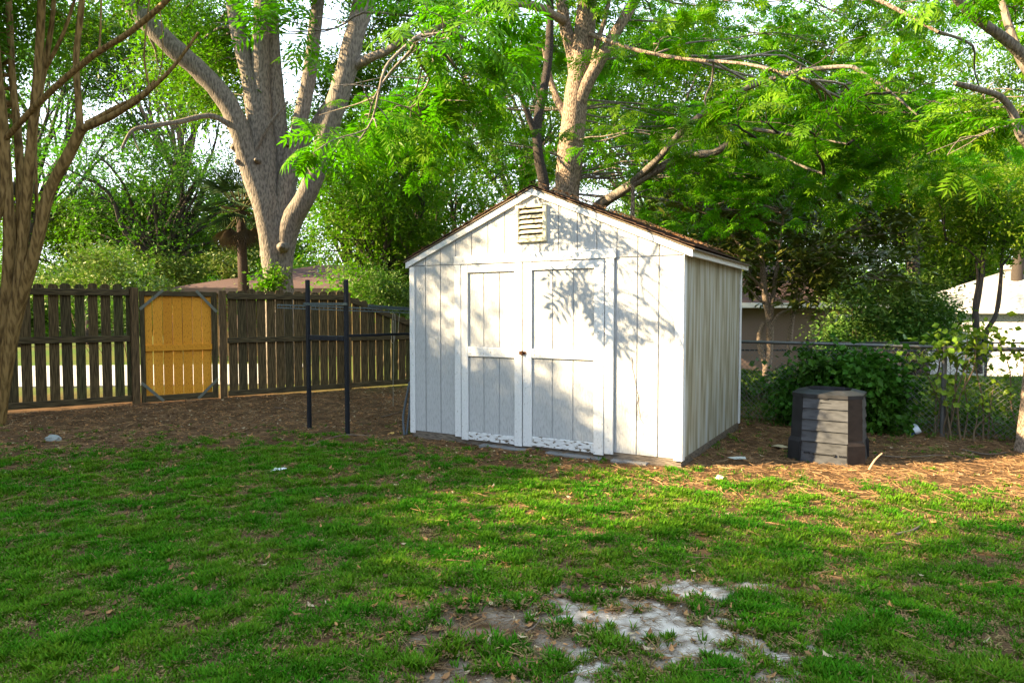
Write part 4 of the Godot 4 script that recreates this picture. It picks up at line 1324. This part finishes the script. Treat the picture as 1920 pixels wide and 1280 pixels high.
	# the big forked tree behind the board fence
	var bt := thing("shade_tree", "massive grey tree forking into many limbs behind the board fence", "tree", at(524, 700, 13.4) * Vector3(1, 0, 1))
	lines = []
	for s in [
		[[[526, 735, 13.4], [525, 600, 13.4], [523, 500, 13.4], [520, 430, 13.4], [518, 370, 13.45]], 0.335, 0.15],
		[[[530, 600, 13.42], [531, 500, 13.40], [542, 425, 13.32], [572, 370, 13.25], [596, 310, 13.2], [615, 240, 13.1], [640, 165, 13.0], [662, 80, 12.9], [690, -30, 12.8]], 0.20, 0.185],
		[[[517, 600, 13.4], [512, 490, 13.36], [494, 390, 13.33], [468, 310, 13.3], [450, 250, 13.2], [428, 195, 13.1], [372, 130, 12.9], [312, 78, 12.7], [232, -8, 12.5]], 0.215, 0.17],
		[[[498, 420, 13.4], [484, 310, 13.4], [478, 220, 13.5], [462, 130, 13.6], [444, 50, 13.7], [432, -40, 13.8]], 0.19, 0.13],
		[[[512, 480, 13.4], [506, 400, 13.42], [500, 300, 13.5], [490, 180, 13.6], [488, 80, 13.7], [495, -40, 13.8]], 0.24, 0.15],
		[[[522, 480, 13.5], [522, 400, 13.6], [528, 330, 13.7], [522, 240, 13.8], [512, 130, 13.9], [505, 0, 14.0]], 0.22, 0.15],
		[[[524, 500, 13.4], [529, 410, 13.45], [540, 320, 13.5], [560, 240, 13.5], [578, 150, 13.5], [590, 60, 13.5], [600, -30, 13.5]], 0.19, 0.11],
		[[[536, 420, 13.5], [548, 330, 13.6], [570, 270, 13.7], [600, 215, 13.8], [632, 170, 13.9], [660, 100, 14.0]], 0.13, 0.07],
		[[[630, 190, 13.05], [658, 132, 12.98], [690, 110, 12.8], [728, 94, 12.6], [770, 60, 12.4]], 0.11, 0.055],
		[[[455, 255, 13.2], [400, 218, 12.9], [335, 228, 12.6], [285, 236, 12.3], [248, 244, 12.1], [228, 278, 12.0]], 0.06, 0.022],
		[[[248, 244, 12.1], [252, 262, 12.1], [262, 285, 12.1]], 0.02, 0.008],
		[[[470, 300, 13.3], [500, 240, 13.2], [540, 190, 13.1]], 0.05, 0.02]]:
		lines.append(limb(bt, "trunk" if lines.is_empty() else "limb", s[0], s[1], s[2], bark_grey, 40 + lines.size(), 14, 0.2, 0.1 if lines.is_empty() else 0.0))
	var knobs := MB.new()
	for q in [[438, 275, 13.16, 0.07], [444, 302, 13.14, 0.06], [480, 300, 13.14, 0.05], [527, 462, 13.06, 0.09], [540, 272, 13.38, 0.045]]:
		var p := at(q[0], q[1], q[2]) - bt.position
		knobs.tube(PackedVector3Array([p + Vector3(0, 0, -0.12), p + Vector3(0, 0, -0.04), p + Vector3(0, 0, 0.02), p + Vector3(0, 0, 0.05)]), PackedFloat32Array([q[3] * 1.3, q[3], q[3] * 0.9, q[3] * 0.5]), 9, 0.3, noise_of(3, 8.0, 2))
	put("knots", knobs, bark_grey, bt)
	cc = centres_in(28, 150, 820, -380, -20, 11.5, 15.5, rng) + centres_in(9, 300, 460, 20, 230, 14.0, 16.0, rng) + centres_in(9, 580, 800, 20, 300, 14.2, 16.0, rng)
	twigs_to(bt, cc, lines, 0.06, bark_grey, rng)
	foliage(bt, "oval", green, cc, Vector3(0.85, 0.6, 0.85), 60, C_oak * 1.15, 0.22, rng, 1.15)
	foliage(bt, "broad", green, [at(505, 530, 13.0), at(500, 545, 13.0), at(512, 515, 13.0)], Vector3(0.16, 0.2, 0.1), 12, C_oak, 0.2, rng, 0.9, "ivy")

	# the pale-barked tree behind the shed, its pinnate leaves hanging over the yard
	var pt := thing("pecan_tree", "pale-barked tree with long hanging pinnate leaves behind the shed", "tree", at(1062, 700, 11.6) * Vector3(1, 0, 1))
	lines = []
	for s in [
		[[[1058, 740, 11.6], [1060, 560, 11.6], [1062, 400, 11.6], [1068, 300, 11.55], [1076, 220, 11.5], [1084, 150, 11.45], [1096, 60, 11.4], [1108, -60, 11.3]], 0.25, 0.16],
		[[[1086, 190, 11.4], [1104, 150, 11.3], [1130, 105, 11.2], [1162, 48, 11.1], [1200, -15, 11.0]], 0.12, 0.08],
		[[[1082, 160, 11.5], [1072, 95, 11.5], [1058, 40, 11.5], [1048, -40, 11.5]], 0.12, 0.09],
		[[[1074, 240, 11.5], [1060, 215, 11.6], [1044, 185, 11.7], [1032, 150, 11.8], [1020, 90, 11.9]], 0.08, 0.04],
		[[[1104, 150, 11.3], [1118, 90, 11.2], [1138, 20, 11.1], [1150, -50, 11.0]], 0.05, 0.03],
		[[[1058, 40, 11.5], [1000, 10, 9.5], [930, 10, 7.8], [850, 40, 6.6], [780, 70, 5.9]], 0.07, 0.015],
		[[[1096, 60, 11.4], [1180, 90, 10.3], [1280, 110, 9.3], [1400, 120, 8.4], [1520, 150, 7.8]], 0.035, 0.012],
		[[[1108, -60, 11.3], [1250, -90, 9.6], [1420, -60, 8.2], [1600, -20, 7.4], [1760, 60, 7.0]], 0.05, 0.014]]:
		lines.append(limb(pt, "trunk" if lines.is_empty() else "limb", s[0], s[1], s[2], bark_pale, 60 + lines.size(), 12, 0.15))
	cc = centres_in(7, 740, 960, -20, 110, 5.8, 7.2, rng) + centres_in(3, 720, 900, 110, 220, 6.4, 7.6, rng) + [at(668, 270, 5.8), at(690, 225, 6.2), at(540, 60, 7.4), at(800, 235, 6.6), at(870, 150, 6.2)]
	var near_n: int = cc.size()
	cc += centres_in(6, 680, 960, 180, 330, 9.5, 12.5, rng) + centres_in(46, 1180, 1920, -40, 330, 9.0, 14.0, rng) + centres_in(10, 1200, 1800, 280, 400, 10.5, 13.0, rng) + centres_in(8, 960, 1240, 20, 340, 12.2, 14.5, rng) + centres_in(8, 850, 1900, -420, -90, 8.5, 12.0, rng)
	twigs_to(pt, cc, lines, 0.018, bark_grey, rng)
	foliage(pt, "pinnate", green, cc.slice(0, near_n), Vector3(0.40, 0.2, 0.40), 6, C_pecan * 1.1, 0.14, rng)
	foliage(pt, "pinnate", green, cc.slice(near_n), Vector3(1.0, 0.4, 1.0), 22, C_pecan, 0.3, rng, 0.82)

	# dark slender stems in front of it
	var ds := thing("slender_tree", "dark slender forked tree standing between the shed and the pale-barked trunk", "tree", at(1018, 700, 10.6) * Vector3(1, 0, 1))
	lines = []
	for s in [
		[[[1024, 740, 10.6], [1022, 480, 10.6], [1020, 350, 10.6], [1010, 290, 10.6], [1008, 230, 10.6], [1020, 165, 10.6], [1030, 90, 10.6], [1032, -50, 10.6]], 0.10, 0.055],
		[[[1008, 262, 10.6], [990, 215, 10.5], [972, 165, 10.4], [958, 130, 10.3]], 0.055, 0.03],
		[[[1014, 188, 10.6], [1000, 160, 10.6], [985, 140, 10.5], [972, 112, 10.4]], 0.04, 0.02]]:
		lines.append(limb(ds, "trunk" if lines.is_empty() else "limb", s[0], s[1], s[2], bark_dark, 80 + lines.size(), 9, 0.14))
	cc = centres_in(7, 900, 1100, -260, -30, 9.5, 11.5, rng)
	twigs_to(ds, cc, lines, 0.03, bark_dark, rng)
	foliage(ds, "pinnate", green, cc, Vector3(0.7, 0.4, 0.7), 12, C_pecan, 0.2, rng)

	# leaning limbs to the right of it
	var lt := thing("leaning_tree", "leaning tree whose long limbs reach out above the shed roof", "tree", at(1090, 700, 12.0) * Vector3(1, 0, 1))
	lines = []
	for s in [
		[[[1085, 720, 12.0], [1090, 500, 11.9], [1112, 400, 11.7], [1160, 362, 11.2], [1220, 325, 10.7], [1285, 292, 10.2], [1340, 286, 9.9], [1382, 256, 9.7]], 0.11, 0.045],
		[[[1120, 395, 11.7], [1180, 345, 11.0], [1232, 300, 10.4], [1290, 235, 9.8], [1370, 180, 9.3], [1470, 140, 8.8], [1560, 126, 8.5], [1600, 125, 8.3]], 0.065, 0.02],
		[[[1378, 258, 9.7], [1440, 285, 9.4], [1500, 310, 9.2], [1545, 326, 9.0]], 0.035, 0.012],
		[[[1400, 240, 9.6], [1500, 255, 9.2], [1590, 270, 8.9]], 0.03, 0.01],
		[[[1600, 125, 8.3], [1660, 165, 8.2], [1720, 215, 8.1]], 0.025, 0.008],
		[[[1186, 410, 10.9], [1187, 370, 10.9], [1187, 345, 10.9]], 0.035, 0.03]]:
		lines.append(limb(lt, "trunk" if lines.is_empty() else "limb", s[0], s[1], s[2], bark_pale if lines.size() == 5 else bark_grey, 90 + lines.size(), 9, 0.14))
	cc = centres_in(10, 1300, 1760, 130, 340, 7.8, 9.6, rng)
	twigs_to(lt, cc, lines, 0.025, bark_dark, rng)
	foliage(lt, "pinnate", green, cc, Vector3(0.8, 0.3, 0.8), 11, C_pecan * 0.95, 0.3, rng, 0.8)

	# tree at the right edge: the foot of its trunk and its limbs show
	var rt := thing("edge_tree", "tan-barked tree beside the wire fence with limbs reaching over it", "tree", Vector3(5.28, 0, -6.72))
	lines = []
	for s in [
		[[[1940, 862, 6.72], [1944, 780, 6.72], [1950, 600, 6.72], [1955, 400, 6.7], [1962, 200, 6.7], [1965, 0, 6.7]], 0.12, 0.1],
		[[[1962, 150, 6.7], [1900, 85, 6.6], [1840, 40, 6.5], [1790, -10, 6.4], [1760, -60, 6.3]], 0.055, 0.035],
		[[[1962, 170, 6.75], [1920, 120, 6.8], [1896, 60, 6.9], [1876, -10, 7.0]], 0.05, 0.03],
		[[[1958, 300, 6.7], [1918, 258, 6.6], [1902, 215, 6.6], [1878, 182, 6.55], [1838, 168, 6.5], [1792, 156, 6.4]], 0.045, 0.022]]:
		lines.append(limb(rt, "trunk" if lines.is_empty() else "limb", s[0], s[1], s[2], bark_tan if lines.is_empty() else bark_grey, 110 + lines.size(), 10, 0.15, 0.08 if lines.is_empty() else 0.0))
	cc = centres_in(10, 1760, 2150, -260, 60, 6.0, 8.0, rng) + centres_in(5, 1820, 1960, 150, 260, 6.2, 7.4, rng)
	twigs_to(rt, cc, lines, 0.014, bark_grey, rng)
	foliage(rt, "pinnate", green, cc, Vector3(0.5, 0.28, 0.5), 6, C_pecan, 0.25, rng, 0.85)

	# loquat with pale stems and big leathery leaves
	var lq := thing("loquat_tree", "pale-stemmed small tree with long leathery leaves behind the wire fence", "tree", at(1437, 714, 12.6) * Vector3(1, 0, 1))
	lines = []
	for s in [
		[[[1436, 722, 12.6], [1438, 690, 12.6], [1443, 650, 12.6], [1444, 610, 12.55], [1436, 560, 12.5], [1432, 520, 12.5], [1428, 480, 12.5]], 0.085, 0.045],
		[[[1438, 690, 12.6], [1428, 660, 12.6], [1424, 630, 12.6], [1432, 605, 12.6]], 0.06, 0.04],
		[[[1430, 540, 12.5], [1415, 525, 12.3], [1398, 514, 12.1]], 0.03, 0.015],
		[[[1436, 570, 12.5], [1422, 560, 12.4], [1408, 545, 12.3], [1396, 535, 12.2]], 0.025, 0.012],
		[[[1446, 612, 12.5], [1460, 590, 12.4], [1480, 580, 12.3], [1500, 572, 12.2]], 0.03, 0.012],
		[[[1442, 695, 12.6], [1456, 690, 12.5], [1468, 680, 12.4]], 0.04, 0.03],
		[[[1480, 660, 12.9], [1484, 610, 12.9], [1492, 560, 12.9], [1500, 480, 12.9]], 0.05, 0.03],
		[[[1444, 600, 12.5], [1452, 540, 12.5], [1460, 480, 12.6], [1470, 400, 12.7]], 0.05, 0.02]]:
		lines.append(limb(lq, "stem", s[0], s[1], s[2], bark_tan, 120 + lines.size(), 9, 0.15))
	cc = centres_in(10, 1395, 1560, 430, 570, 11.6, 13.4, rng) + centres_in(30, 1230, 1720, 340, 560, 12.8, 15.0, rng)
	twigs_to(lq, cc, lines, 0.025, bark_tan, rng)
	foliage(lq, "whorl", leather, cc, Vector3(0.65, 0.5, 0.65), 22, Color(0.10, 0.125, 0.02), 0.25, rng)

	# thin double-stemmed tree before the white house
	var dt := thing("slender_tree", "thin dark double-stemmed tree standing before the white house", "tree", at(1838, 690, 17.0) * Vector3(1, 0, 1) + Vector3(0, -0.4, 0))
	lines = []
	for s in [
		[[[1836, 700, 17.0], [1834, 640, 17.0], [1830, 590, 17.0], [1836, 550, 17.0], [1842, 510, 17.0], [1846, 460, 17.0], [1856, 410, 17.0]], 0.09, 0.04],
		[[[1842, 680, 17.0], [1850, 625, 17.0], [1868, 590, 17.0], [1876, 540, 17.0], [1880, 480, 17.0], [1886, 420, 17.0]], 0.07, 0.03],
		[[[1832, 595, 17.0], [1828, 570, 17.0], [1834, 530, 17.0], [1832, 490, 17.0]], 0.05, 0.03],
		[[[1846, 500, 17.0], [1812, 465, 17.0], [1775, 450, 17.0]], 0.03, 0.012],
		[[[1878, 500, 17.0], [1905, 470, 17.0], [1940, 455, 17.0]], 0.03, 0.012]]:
		lines.append(limb(dt, "stem", s[0], s[1], s[2], bark_dark, 140 + lines.size(), 8, 0.12))
	cc = centres_in(20, 1740, 1960, 330, 470, 15.8, 18.5, rng)
	twigs_to(dt, cc, lines, 0.025, bark_dark, rng)
	foliage(dt, "oval", green, cc, Vector3(0.75, 0.4, 0.75), 45, C_sun_tint, 0.2, rng, 1.2)

	# palm beyond the board fence
	var pb := at(455, 640, 19.0) * Vector3(1, 0, 1)
	var pm := thing("palm_tree", "shaggy dark palm beyond the board fence beside the forked tree", "tree", pb)
	var tr := MB.new()
	var top := at(452, 395, 19.0) - pb
	var line := smooth_path([Vector3(0, -0.1, 0), Vector3(0.05, 1.5, 0), top], 6)
	tr.tube(line, taper(line.size(), 0.19, 0.11), 12, 0.5, noise_of(7, 7.0, 2))
	put("trunk", tr, mat(Color(0.07, 0.045, 0.032), 0.95, ridges, Vector3(3, 3, 3), ridges, 1.5), pm)
	for k in 46:
		var fr := MB.new()
		var a := rng.randf_range(0, TAU)
		var dead := k < 10
		var el := rng.randf_range(-1.3, -0.6) if dead else rng.randf_range(-0.4, 1.2)
		var d := Vector3(cos(a) * cos(el), sin(el), sin(a) * cos(el))
		var hub := top + d * rng.randf_range(0.6, 0.9)
		var side := d.cross(Vector3.UP).normalized()
		fr.tube(PackedVector3Array([top, hub]), PackedFloat32Array([0.02, 0.012]), 4, 0, null, Color(0.09, 0.075, 0.035))
		for s in 15:
			var t := (s - 7) / 7.0 * 1.25
			var ld := (d * cos(t) + side * sin(t) + Vector3(0, -0.25, 0)).normalized()
			fr.leaf(hub, ld, side.cross(d).normalized(), 0.6, 0.045, Color(0.07, 0.05, 0.03) if dead else Color(0.035, 0.06, 0.022) * hue(rng, 0.2), false, 0.2)
		put("dead_frond" if dead else "frond", fr, palm_m, pm)

	# trees out of the frame on the left, whose shade lies over the lawn
	grown_tree("shade_tree", "tall broadleaf tree outside the yard whose shade covers the lawn", "", Vector3(-10.4, 0, 0.3), 2.2, Vector3(-10.4, 5.6, 0.4), Vector3(2.4, 3.7, 2.6), 64, 1.0, 60, "oval", green, C_oak, bark_grey, 0.24, 301, 1.25)
	grown_tree("shade_tree", "broad leafy tree outside the yard shading the board fence", "", Vector3(-10.2, 0, -7.7), 1.6, Vector3(-10.2, 4.7, -7.4), Vector3(2.0, 3.2, 2.15), 54, 0.95, 60, "oval", green, C_oak, bark_grey, 0.2, 302, 1.25)
	grown_tree("shade_tree", "low bushy tree outside the yard between two taller trees", "", Vector3(-9.8, 0, -5.0), 1.0, Vector3(-9.8, 3.4, -5.0), Vector3(1.6, 2.9, 1.35), 36, 0.85, 60, "oval", green, C_oak, bark_grey, 0.14, 303, 1.2)

	grown_tree("shade_tree", "short round tree outside the yard beside the tall broadleaf tree", "", Vector3(-9.3, 0, -3.1), 0.8, Vector3(-9.3, 2.5, -3.1), Vector3(1.2, 1.9, 1.2), 26, 0.8, 60, "oval", green, C_oak, bark_grey, 0.1, 304, 1.2)

	# trees out of the frame on the other side: the shed's side wall and the bin face them
	grown_tree("shade_tree", "sunlit broad tree outside the wire fence facing the shed's side wall", "", Vector3(8.6, 0, -3.6), 1.2, Vector3(8.6, 3.6, -3.6), Vector3(1.7, 3.0, 2.3), 44, 0.95, 46, "oval", green, C_oak, bark_grey, 0.18, 311, 1.25)
	grown_tree("shade_tree", "sunlit bushy tree near the yard corner nearest the tan brick house", "", Vector3(7.2, 0, 0.8), 1.0, Vector3(7.2, 3.2, 0.8), Vector3(1.7, 2.8, 2.0), 36, 0.95, 46, "oval", green, C_oak, bark_grey, 0.16, 312, 1.25)
	grown_tree("shade_tree", "sunlit tall tree outside the wire fence next to the broad tree", "", Vector3(10.6, 0, -6.6), 1.6, Vector3(10.6, 4.2, -6.4), Vector3(1.6, 3.4, 2.0), 40, 0.95, 46, "oval", green, C_oak, bark_grey, 0.2, 313, 1.25)

	# trees behind, each with its own shape
	var far := [
		["oak_tree", "crooked spreading oak beyond the board fence", at(325, 700, 25.0), 3.2, at(280, 330, 25.5), Vector3(5.5, 3.4, 3.0), 34, 1.3, 28, "oval", C_blue, bark_dark, 0.30, 401, 1.7],
		["pine_tree", "straight pale-trunked tree rising behind the crooked oak", at(345, 700, 28.0), 7.0, at(330, 120, 28.5), Vector3(4.5, 3.6, 3.0), 22, 1.4, 24, "far", C_blue, bark_pale, 0.24, 402, 1.1],
		["sun_tinted_tree", "low yellow-green tree behind the wide-gapped run of board fence", at(160, 700, 29.0), 2.0, at(170, 440, 29.0), Vector3(5.5, 2.2, 2.5), 34, 1.3, 36, "far", C_sun_tint, bark_dark, 0.2, 403, 1.1],
		["leafy_tree", "tall blue-green tree behind the smooth brown stems", at(20, 700, 27.0), 4.0, at(60, 170, 27.0), Vector3(4.5, 5.0, 3.0), 24, 1.4, 24, "far", C_blue, bark_dark, 0.3, 404, 1.1],
		["leafy_tree", "sun-tinted tree above the brown-roofed house", at(440, 700, 33.0), 3.0, at(430, 430, 33.0), Vector3(5.0, 2.2, 2.5), 30, 1.4, 36, "far", C_sun_tint, bark_dark, 0.2, 405, 1.1],
		["evergreen_tree", "dense leafy evergreen between the board fence and the shed", at(735, 700, 16.5), 1.2, at(728, 440, 16.8), Vector3(1.9, 2.6, 1.6), 26, 0.9, 40, "oval", C_oak * 1.1, bark_dark, 0.16, 406, 1.2],
		["evergreen_tree", "tall evergreen behind the brown-roofed house and the forked tree", at(660, 700, 32.0), 3.0, at(660, 350, 32.0), Vector3(4.0, 4.4, 3.0), 24, 1.4, 28, "far", C_oak * 1.1, bark_dark, 0.25, 407, 1.1],
		["leafy_tree", "airy tree with thin limbs behind the shed's left roof slope", at(800, 700, 24.0), 4.2, at(800, 260, 24.0), Vector3(3.6, 4.2, 2.5), 20, 1.2, 22, "far", C_oak, bark_dark, 0.22, 408, 1.0],
		["leafy_tree", "low leafy tree close behind the shed's left wall", at(860, 700, 19.0), 2.6, at(850, 400, 19.0), Vector3(2.4, 1.7, 2.0), 20, 1.0, 30, "oval", C_oak * 1.1, bark_dark, 0.2, 409, 1.3],
		["leafy_tree", "tall green tree filling the view above the shed ridge", at(980, 700, 27.0), 5.0, at(980, 150, 27.0), Vector3(4.6, 5.2, 3.0), 24, 1.4, 26, "far", C_oak * 1.1, bark_dark, 0.28, 410, 1.1],
		["leafy_tree", "green tree behind the long leaning limbs", at(1230, 700, 32.0), 5.5, at(1240, 230, 32.0), Vector3(6.0, 5.8, 3.0), 40, 1.9, 28, "far", C_oak * 1.2, bark_dark, 0.34, 411, 1.4],
		["evergreen_tree", "dark low evergreen behind the shed's right eave", at(1310, 700, 17.5), 1.5, at(1320, 440, 17.5), Vector3(2.6, 2.0, 1.8), 24, 1.0, 32, "oval", C_dark * 1.3, bark_dark, 0.16, 412, 1.3],
		["leafy_tree", "broad green tree over the brick house", at(1480, 700, 34.0), 6.5, at(1500, 210, 34.0), Vector3(7.6, 6.6, 3.0), 44, 2.1, 28, "far", C_oak * 1.25, bark_dark, 0.38, 413, 1.5],
		["leafy_tree", "dark-trunked tree between the brick house and the white house", at(1722, 700, 21.0), 4.0, at(1700, 330, 21.0), Vector3(3.0, 2.6, 1.8), 26, 1.2, 34, "far", C_oak, bark_dark, 0.3, 414, 1.0],
		["sun_tinted_tree", "yellow-green sunlit tree behind the white house", at(1790, 700, 36.0), 3.5, at(1790, 380, 36.0), Vector3(7.0, 4.8, 3.0), 46, 1.8, 36, "far", C_sun_tint, bark_dark, 0.3, 415, 1.3],
		["leafy_tree", "tall green tree standing close behind the white house", at(1930, 700, 26.0), 5.0, at(1900, 180, 26.0), Vector3(4.6, 4.4, 2.8), 26, 1.4, 26, "far", C_oak * 1.1, bark_dark, 0.28, 416, 1.05],
		["sun_tinted_tree", "pale green tree far behind the brick house", at(1380, 700, 38.0), 3.0, at(1400, 420, 38.0), Vector3(8.0, 4.5, 3.0), 46, 1.8, 34, "far", C_sun_tint * 0.9, bark_dark, 0.3, 417, 1.3]]
	for f in far:
		var b: Vector3 = f[2] * Vector3(1, 0, 1)
		b.y = gh(b.x, b.z)
		grown_tree(f[0], f[1], "trees beyond the fences", b, f[3], f[4], f[5], f[6], f[7], f[8], f[9], green, f[10], f[11], f[12], f[13], f[14])
	# woodland behind everything, too far to part into trees
	var wood := thing("woodland", "distant mass of mixed green trees behind the neighbouring houses", "woodland")
	wood.set_meta("kind", "stuff")
	cc = []
	for k in 260:
		var a := rng.randf_range(-0.95, 0.95)
		var dd := rng.randf_range(46, 62)
		cc.append(Vector3(sin(a) * dd, rng.randf_range(-0.5, 1.0) + 4.5 * pow(rng.randf(), 1.2), -cos(a) * dd))
	foliage(wood, "far", green, cc, Vector3(2.6, 1.6, 1.6), 34, C_oak * 1.1, 0.3, rng, 2.2, "foliage")

var palm_m := leaf_mat(Color(0.3, 0.36, 0.15), 1.0)

func shrub(called: String, label: String, category: String, base: Vector3, centres: Array, size: Vector3, per: int, kind: String, m: Material, col: Color, seed_: int, scale := 1.0) -> void:
	var rng := RandomNumberGenerator.new()
	rng.seed = seed_
	var o := thing(called, label, category, base)
	var S := MB.new()
	for cc in centres:
		var a := Vector3(rng.randf_range(-0.15, 0.15), -0.02, rng.randf_range(-0.1, 0.1)) + Vector3((cc - base).x * 0.6, 0, (cc - base).z * 0.6)
		var way := smooth_path(wobble(a, cc - base, rng, 0.06, 3), 3)
		S.tube(way, taper(way.size(), 0.012, 0.004), 4)
	put("stems", S, mat(Color(0.14, 0.1, 0.06), 0.9), o)
	foliage(o, kind, m, centres, size, per, col, 0.22, rng, scale, "foliage")

func build_shrubs() -> void:
	var rng := RandomNumberGenerator.new()
	rng.seed = 55
	var vine := leaf_mat(Color(0.5, 0.7, 0.2), 0.4)
	var O := Vector3(4.81, 0, -7.5)
	var D := Vector3(0.828, 0, 0.561)
	var N := Vector3(-0.561, 0, 0.828)
	var cc := []
	for k in 44:
		var t := rng.randf_range(-1.62, -0.42)
		cc.append(O + D * t + N * rng.randf_range(-0.28, 0.22) + Vector3(0, rng.randf_range(0.1, 0.86) * (1.0 - 0.3 * absf(t + 1.0)), 0))
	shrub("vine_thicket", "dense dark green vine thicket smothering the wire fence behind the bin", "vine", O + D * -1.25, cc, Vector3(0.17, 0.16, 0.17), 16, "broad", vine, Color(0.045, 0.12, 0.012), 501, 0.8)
	cc = []
	for k in 9:
		cc.append(O + D * rng.randf_range(-0.3, 0.3) + N * rng.randf_range(-0.08, 0.1) + Vector3(0, rng.randf_range(0.85, 1.14), 0))
	for k in 6:
		cc.append(O + D * rng.randf_range(0.0, 0.5) + N * rng.randf_range(-0.1, 0.08) + Vector3(0, rng.randf_range(0.3, 0.95), 0))
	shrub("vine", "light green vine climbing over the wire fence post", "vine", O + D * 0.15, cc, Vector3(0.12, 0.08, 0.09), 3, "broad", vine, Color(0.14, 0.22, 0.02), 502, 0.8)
	cc = []
	for k in 9:
		cc.append(O + D * rng.randf_range(0.45, 2.4) + N * rng.randf_range(-0.06, 0.06) + Vector3(0, rng.randf_range(0.92, 1.12), 0))
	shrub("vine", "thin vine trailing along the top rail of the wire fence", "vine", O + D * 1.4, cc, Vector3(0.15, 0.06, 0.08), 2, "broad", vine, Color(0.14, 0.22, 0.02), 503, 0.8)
	cc = []
	for k in 14:
		cc.append(O + D * rng.randf_range(-0.4, 1.9) + N * rng.randf_range(-1.1, -0.15) + Vector3(0, rng.randf_range(0.03, 0.26), 0))
	shrub("weeds", "tall green weeds growing behind the wire fence", "weeds", O + D * 0.8 - N * 0.4, cc, Vector3(0.2, 0.1, 0.18), 6, "broad", vine, Color(0.09, 0.17, 0.015), 504, 0.7)
	cc = []
	for k in 10:
		cc.append(O + D * rng.randf_range(-3.2, -1.9) + N * rng.randf_range(-2.8, -1.2) + Vector3(0, rng.randf_range(0.05, 0.35), 0))
	shrub("shrub", "loose low shrub under the pale-stemmed tree", "shrub", O + D * -2.4 - N * 1.7, cc, Vector3(0.3, 0.15, 0.3), 7, "broad", vine, Color(0.07, 0.13, 0.02), 505, 0.8)
	cc = centres_in(26, 1560, 1760, 520, 640, 19.0, 22.0, rng)
	shrub("shrub", "sunlit green shrub before the brick house", "shrub", at(1650, 690, 20.5) * Vector3(1, 0, 1) + Vector3(0, -0.5, 0), cc, Vector3(0.6, 0.5, 0.5), 24, "far", vine, Color(0.09, 0.17, 0.03), 506)
	cc = centres_in(16, 80, 480, 490, 590, 19.0, 26.0, rng)
	shrub("hedge", "sunlit pale green hedge seen above the board fence", "hedge", at(280, 700, 22.5) * Vector3(1, 0, 1), cc, Vector3(0.8, 0.45, 0.6), 28, "far", vine, Color(0.15, 0.2, 0.04), 507)
	cc = centres_in(8, 690, 770, 500, 590, 14.2, 15.2, rng)
	shrub("shrub", "small leafy shrub above the sloping end of the board fence", "shrub", at(735, 730, 14.6) * Vector3(1, 0, 1), cc, Vector3(0.4, 0.4, 0.3), 26, "oval", vine, Color(0.08, 0.14, 0.03), 508)

# ---------------------------------------------------------------- scene
func _ready() -> void:
	var cam := Camera3D.new()
	cam.name = "camera"
	cam.position = EYE
	cam.rotation.x = -PITCH
	cam.fov = rad_to_deg(2.0 * atan(640.0 / FOCAL))
	cam.far = 400.0
	add_child(cam)
	cam.current = true

	var env := Environment.new()
	env.background_mode = Environment.BG_SKY
	var sm := ProceduralSkyMaterial.new()
	sm.sky_top_color = Color(0.70, 0.79, 0.90)
	sm.sky_horizon_color = Color(0.93, 0.945, 0.95)
	sm.sky_curve = 0.25
	sm.ground_bottom_color = Color(0.25, 0.24, 0.2)
	sm.ground_horizon_color = Color(0.6, 0.62, 0.6)
	sm.sky_energy_multiplier = 0.78
	var sky := Sky.new()
	sky.sky_material = sm
	env.sky = sky
	env.tonemap_mode = Environment.TONE_MAPPER_LINEAR
	env.tonemap_exposure = 6.2
	env.sdfgi_enabled = true
	env.ssao_enabled = true
	env.ssil_enabled = true
	var we := WorldEnvironment.new()
	we.name = "environment"
	we.environment = env
	add_child(we)

	var sun := DirectionalLight3D.new()
	sun.name = "sun"
	sun.light_energy = 1.6
	sun.light_color = Color(1.0, 0.89, 0.70)
	sun.light_angular_distance = 0.53
	sun.shadow_enabled = true
	add_child(sun)
	var towards := Vector3(-0.98 * cos(0.49), sin(0.49), 0.15 * cos(0.49))
	sun.look_at_from_position(towards, Vector3.ZERO)

	make_sprays()
	build_ground()
	print("ground ", Time.get_ticks_msec())
	build_houses()
	build_shed()
	build_fence()
	build_wire_fence()
	build_trees()
	print("trees ", Time.get_ticks_msec())
	build_shrubs()
	build_yard_things()
	build_litter()
	build_grass()
	print("done ", Time.get_ticks_msec())
